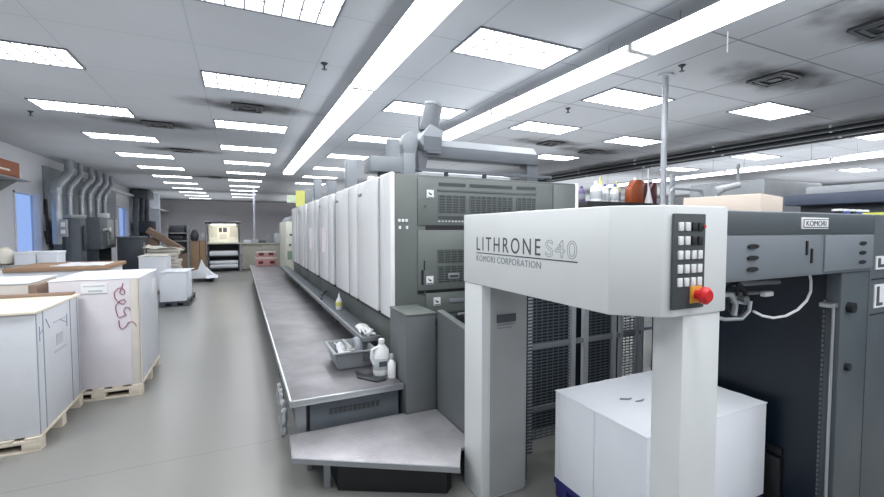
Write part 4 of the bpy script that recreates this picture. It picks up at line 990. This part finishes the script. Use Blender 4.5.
jug(t, 4.69, 4.93, 4.07, 4.18, 2.15, 2.46, 'brown_jug')
t = thing('dark_jug', 'dark maroon jug between the amber jug and the pole', 'jug', (4.75, 4.1, 2.15)); jug(t, 5.0, 5.15, 4.17, 4.3, 2.15, 2.45, 'maroon')
t = thing('dark_jug', 'dark maroon jug right behind the steel pole', 'jug', (4.9, 4.1, 2.15)); jug(t, 5.17, 5.33, 4.18, 4.32, 2.15, 2.46, 'maroon')
t = thing('funnel', 'white upside-down funnel with a thin rod in front of the maroon jugs', 'funnel', (5.07, 4.11, 2.15))
obj('cone', B().lathe([(.055, 0), (.05, .03), (.02, .16), (.012, .22)], (5.07, 4.11, 2.15), 14), 'white', t)
obj('rod', B().cyl((5.06, 4.11, 2.3), (5.05, 4.11, 2.62), .008, seg=8), 'white', t)
# white cover sheet seen over the delivery beam
t = thing('paper_bundle', 'white paper bundle lying behind the delivery beam below the bottle rack', 'paper bundle', (2.9, 3.3, 1.86))
obj('sheets', B().box(2.5, 3.38, 3.06, 3.5, 1.862, 1.96, bev=.01), 'paper', t)
obj('top_sheet', B().sheet([(2.48, 3.05, 1.962), (3.39, 3.05, 1.962), (3.39, 3.52, 1.965), (2.48, 3.52, 1.965)], 10, 6, .008, .008, 61), 'paper', t)
# carton on the added top slats
t = thing('carton', 'pale pinkish flat carton on top of the delivery', 'carton', (2.75, 1.47, 1.889))
R = Matrix.Rotation(math.radians(12), 4, 'Z')
obj('box', B().box(2.75, 3.16, 1.47, 1.9, 1.889, 2.005, bev=.004, rot=R, piv=(2.75, 1.47, 1.9)), 'pinkbox', t)
obj('flap', B().box(2.76, 3.15, 1.48, 1.68, 2.005, 2.009, rot=R, piv=(2.75, 1.47, 1.9)), 'pinkbox', t)
# small items on the side cabinet roof
for i in range(5):
    x = 3.46 + i * .085
    t = thing('small_pot', 'small pot with white lid on the right end of the delivery, %s from the left' % ordinal(i).replace('first', 'first'), 'pot', (x, 1.4, 1.885), 'small pots on the delivery')
    obj('pot', B().lathe([(.022, 0), (.027, .01), (.027, .03)], (x, 1.4, 1.885), 12), 'blue_cap' if i % 2 else 'navy', t)
    obj('lid', B().lathe([(.029, 0), (.029, .01), (.02, .013)], (x, 1.4, 1.915), 12), 'white', t)
tag(obj('yellow_folder', B().box(3.62, 3.93, 1.24, 1.34, 1.886, 1.903, bev=.003), mat('lime_card', (206, 214, 80), .6), loc=(3.75, 1.3, 1.888)), 'lime yellow folder lying on the right end of the delivery', 'folder')
# second press to the right
t = thing('second_press', 'dark blue-grey hooded machine behind the delivery on the right', 'printing machine', (6, 1, 0))
obj('body', B().box(6.15, 8.4, -1.0, 2.85, 0, 2.08, bev=.01), 'machine_dark', t)
obj('hood', B().box(6.0, 8.6, -1.2, 2.95, 2.08, 2.21, bev=.015), mat('blue_grey_hood', (84, 94, 114), .5), t)
lab(obj('hood_top', B().box(6.25, 8.5, -1.0, 2.85, 2.21, 2.31, bev=.02), 'duct_light', t), 'pale upper hood')
obj('chimney', B().box(6.9, 7.3, 1.9, 2.15, 2.31, 2.6, bev=.01), 'duct_dark', t)
t = thing('white_machine', 'pale grey boxy machine behind the carton on the right', 'printing machine', (9, 5, 0))
obj('body', B().box(8.8, 11.2, 4.6, 7.2, 0, 2.3, bev=.02), 'duct', t)
obj('upper_cover', B().box(8.9, 11.0, 4.7, 6.2, 2.3, 2.75, bev=.05), 'duct_light', t)
multi('post', B().cyl((8.9, 6.6, 2.3), (8.9, 6.6, 3.05), .06).cyl((9.1, 5.3, 2.7), (9.1, 5.3, 3.1), .03), 'duct_light', t)
t = thing('camera_arm', 'white swivel lamp head on a short arm above the pinkish carton', 'lamp', (7.6, 4.8, 0))
obj('stand', B().tube([(7.6, 4.8, 0), (7.6, 4.8, 2.3), (7.62, 4.78, 2.42), (7.7, 4.7, 2.5)], .03, 8), 'duct_light', t)
obj('head', B().cyl((7.62, 4.82, 2.48), (7.95, 4.6, 2.58), .07, .05), 'white', t)
t = thing('tube_frame', 'pale tubular frame just right of the steel pole', 'frame', (5.5, 4.2, 0))
obj('frame', B().tube([(5.35, 4.0, 0), (5.35, 4.0, 2.3), (5.42, 4.0, 2.36), (6.0, 4.0, 2.36), (6.06, 4.0, 2.3), (6.06, 4.0, 0)], .02, 8), 'duct_light', t)
obj('brace', B().tube([(5.35, 4.0, 2.1), (6.06, 4.0, 2.1)], .014, 8), 'duct_light', t)
t = thing('steel_cabinet', 'pale cabinet row far behind the bottle rack', 'cabinet', (8, 14, 0))
obj('body', B().box(6.5, 11.5, 14, 15, 0, 2.5, bev=.02), 'duct_light', t)
for k in range(4): obj('door', B().box(6.55 + k * 1.24, 7.72 + k * 1.24, 13.98, 14.0, .1, 2.4, bev=.01), 'duct_light', t)

# ------------------------------------------------------------------ lamps for the unseen part of the hall, and added ceiling fill
def area(name, loc, sx, sy, e, rot=(0, 0, 0), col=(.965, .985, 1)):
    l = bpy.data.lights.new(name, 'AREA'); l.shape = 'RECTANGLE'; l.size = sx; l.size_y = sy; l.energy = e; l.color = col
    o = bpy.data.objects.new(name, l); C.objects.link(o); o.location = loc; o.rotation_euler = rot
    return o
for x in (-2.2, .25, 2.78, 5.35):
    for y in (-2.5, -0.6, 1.4):
        area('hall_lamp', (x, y, 3.7), 1.2, .6, (15 if y > 0 else 4) if x < 1 else (6 if y > 0 else 30))
area('aisle_lamp', (-2.2, 3.8, 3.7), 1.2, .6, 55)
area('aisle_lamp', (-2.2, 1.3, 3.7), 1.2, .6, 14)
area('strip_lamp', (1.42, 1.5, 3.5), .25, 2.6, 40)
# up-facing fill lamps added in mid-air to brighten the ceiling, no real fixtures
for x in (-1.7, 5.0, 12.8, 20.0):
    for y in (-1.0, 6.5, 14.0, 21.5, 29.0):
        area('ceiling_fill', (x, y, 2.95), 5.5, 6.0, (110 if x > 10 else (29 if x < 0 else 66)) + (25 if y > 25 else 0), (PI, 0, 0))

# world: overcast blue daylight outside the windows
w = bpy.data.worlds.new('World'); bpy.context.scene.world = w; w.use_nodes = True
bg = w.node_tree.nodes['Background']; bg.inputs[0].default_value = lin((150, 172, 212)); bg.inputs[1].default_value = 1.1

# ------------------------------------------------------------------ camera
cam = bpy.data.cameras.new('camera'); cam.sensor_width = 36; cam.lens = 428 / 884 * 36; cam.clip_end = 200; cam.clip_start = .02
co = bpy.data.objects.new('camera', cam); C.objects.link(co)
co.location = (0, 0, 1.8); co.rotation_euler = (math.radians(90 - 2.6), 0, math.radians(-25.3))
sc = bpy.context.scene
sc.camera = co
sc.view_settings.view_transform = 'Standard'
sc.view_settings.look = 'None'
sc.view_settings.exposure = 0.46
sc.view_settings.gamma = 1.03
sc.cycles.use_denoising = True
sc.cycles.max_bounces = 8
sc.cycles.diffuse_bounces = 5
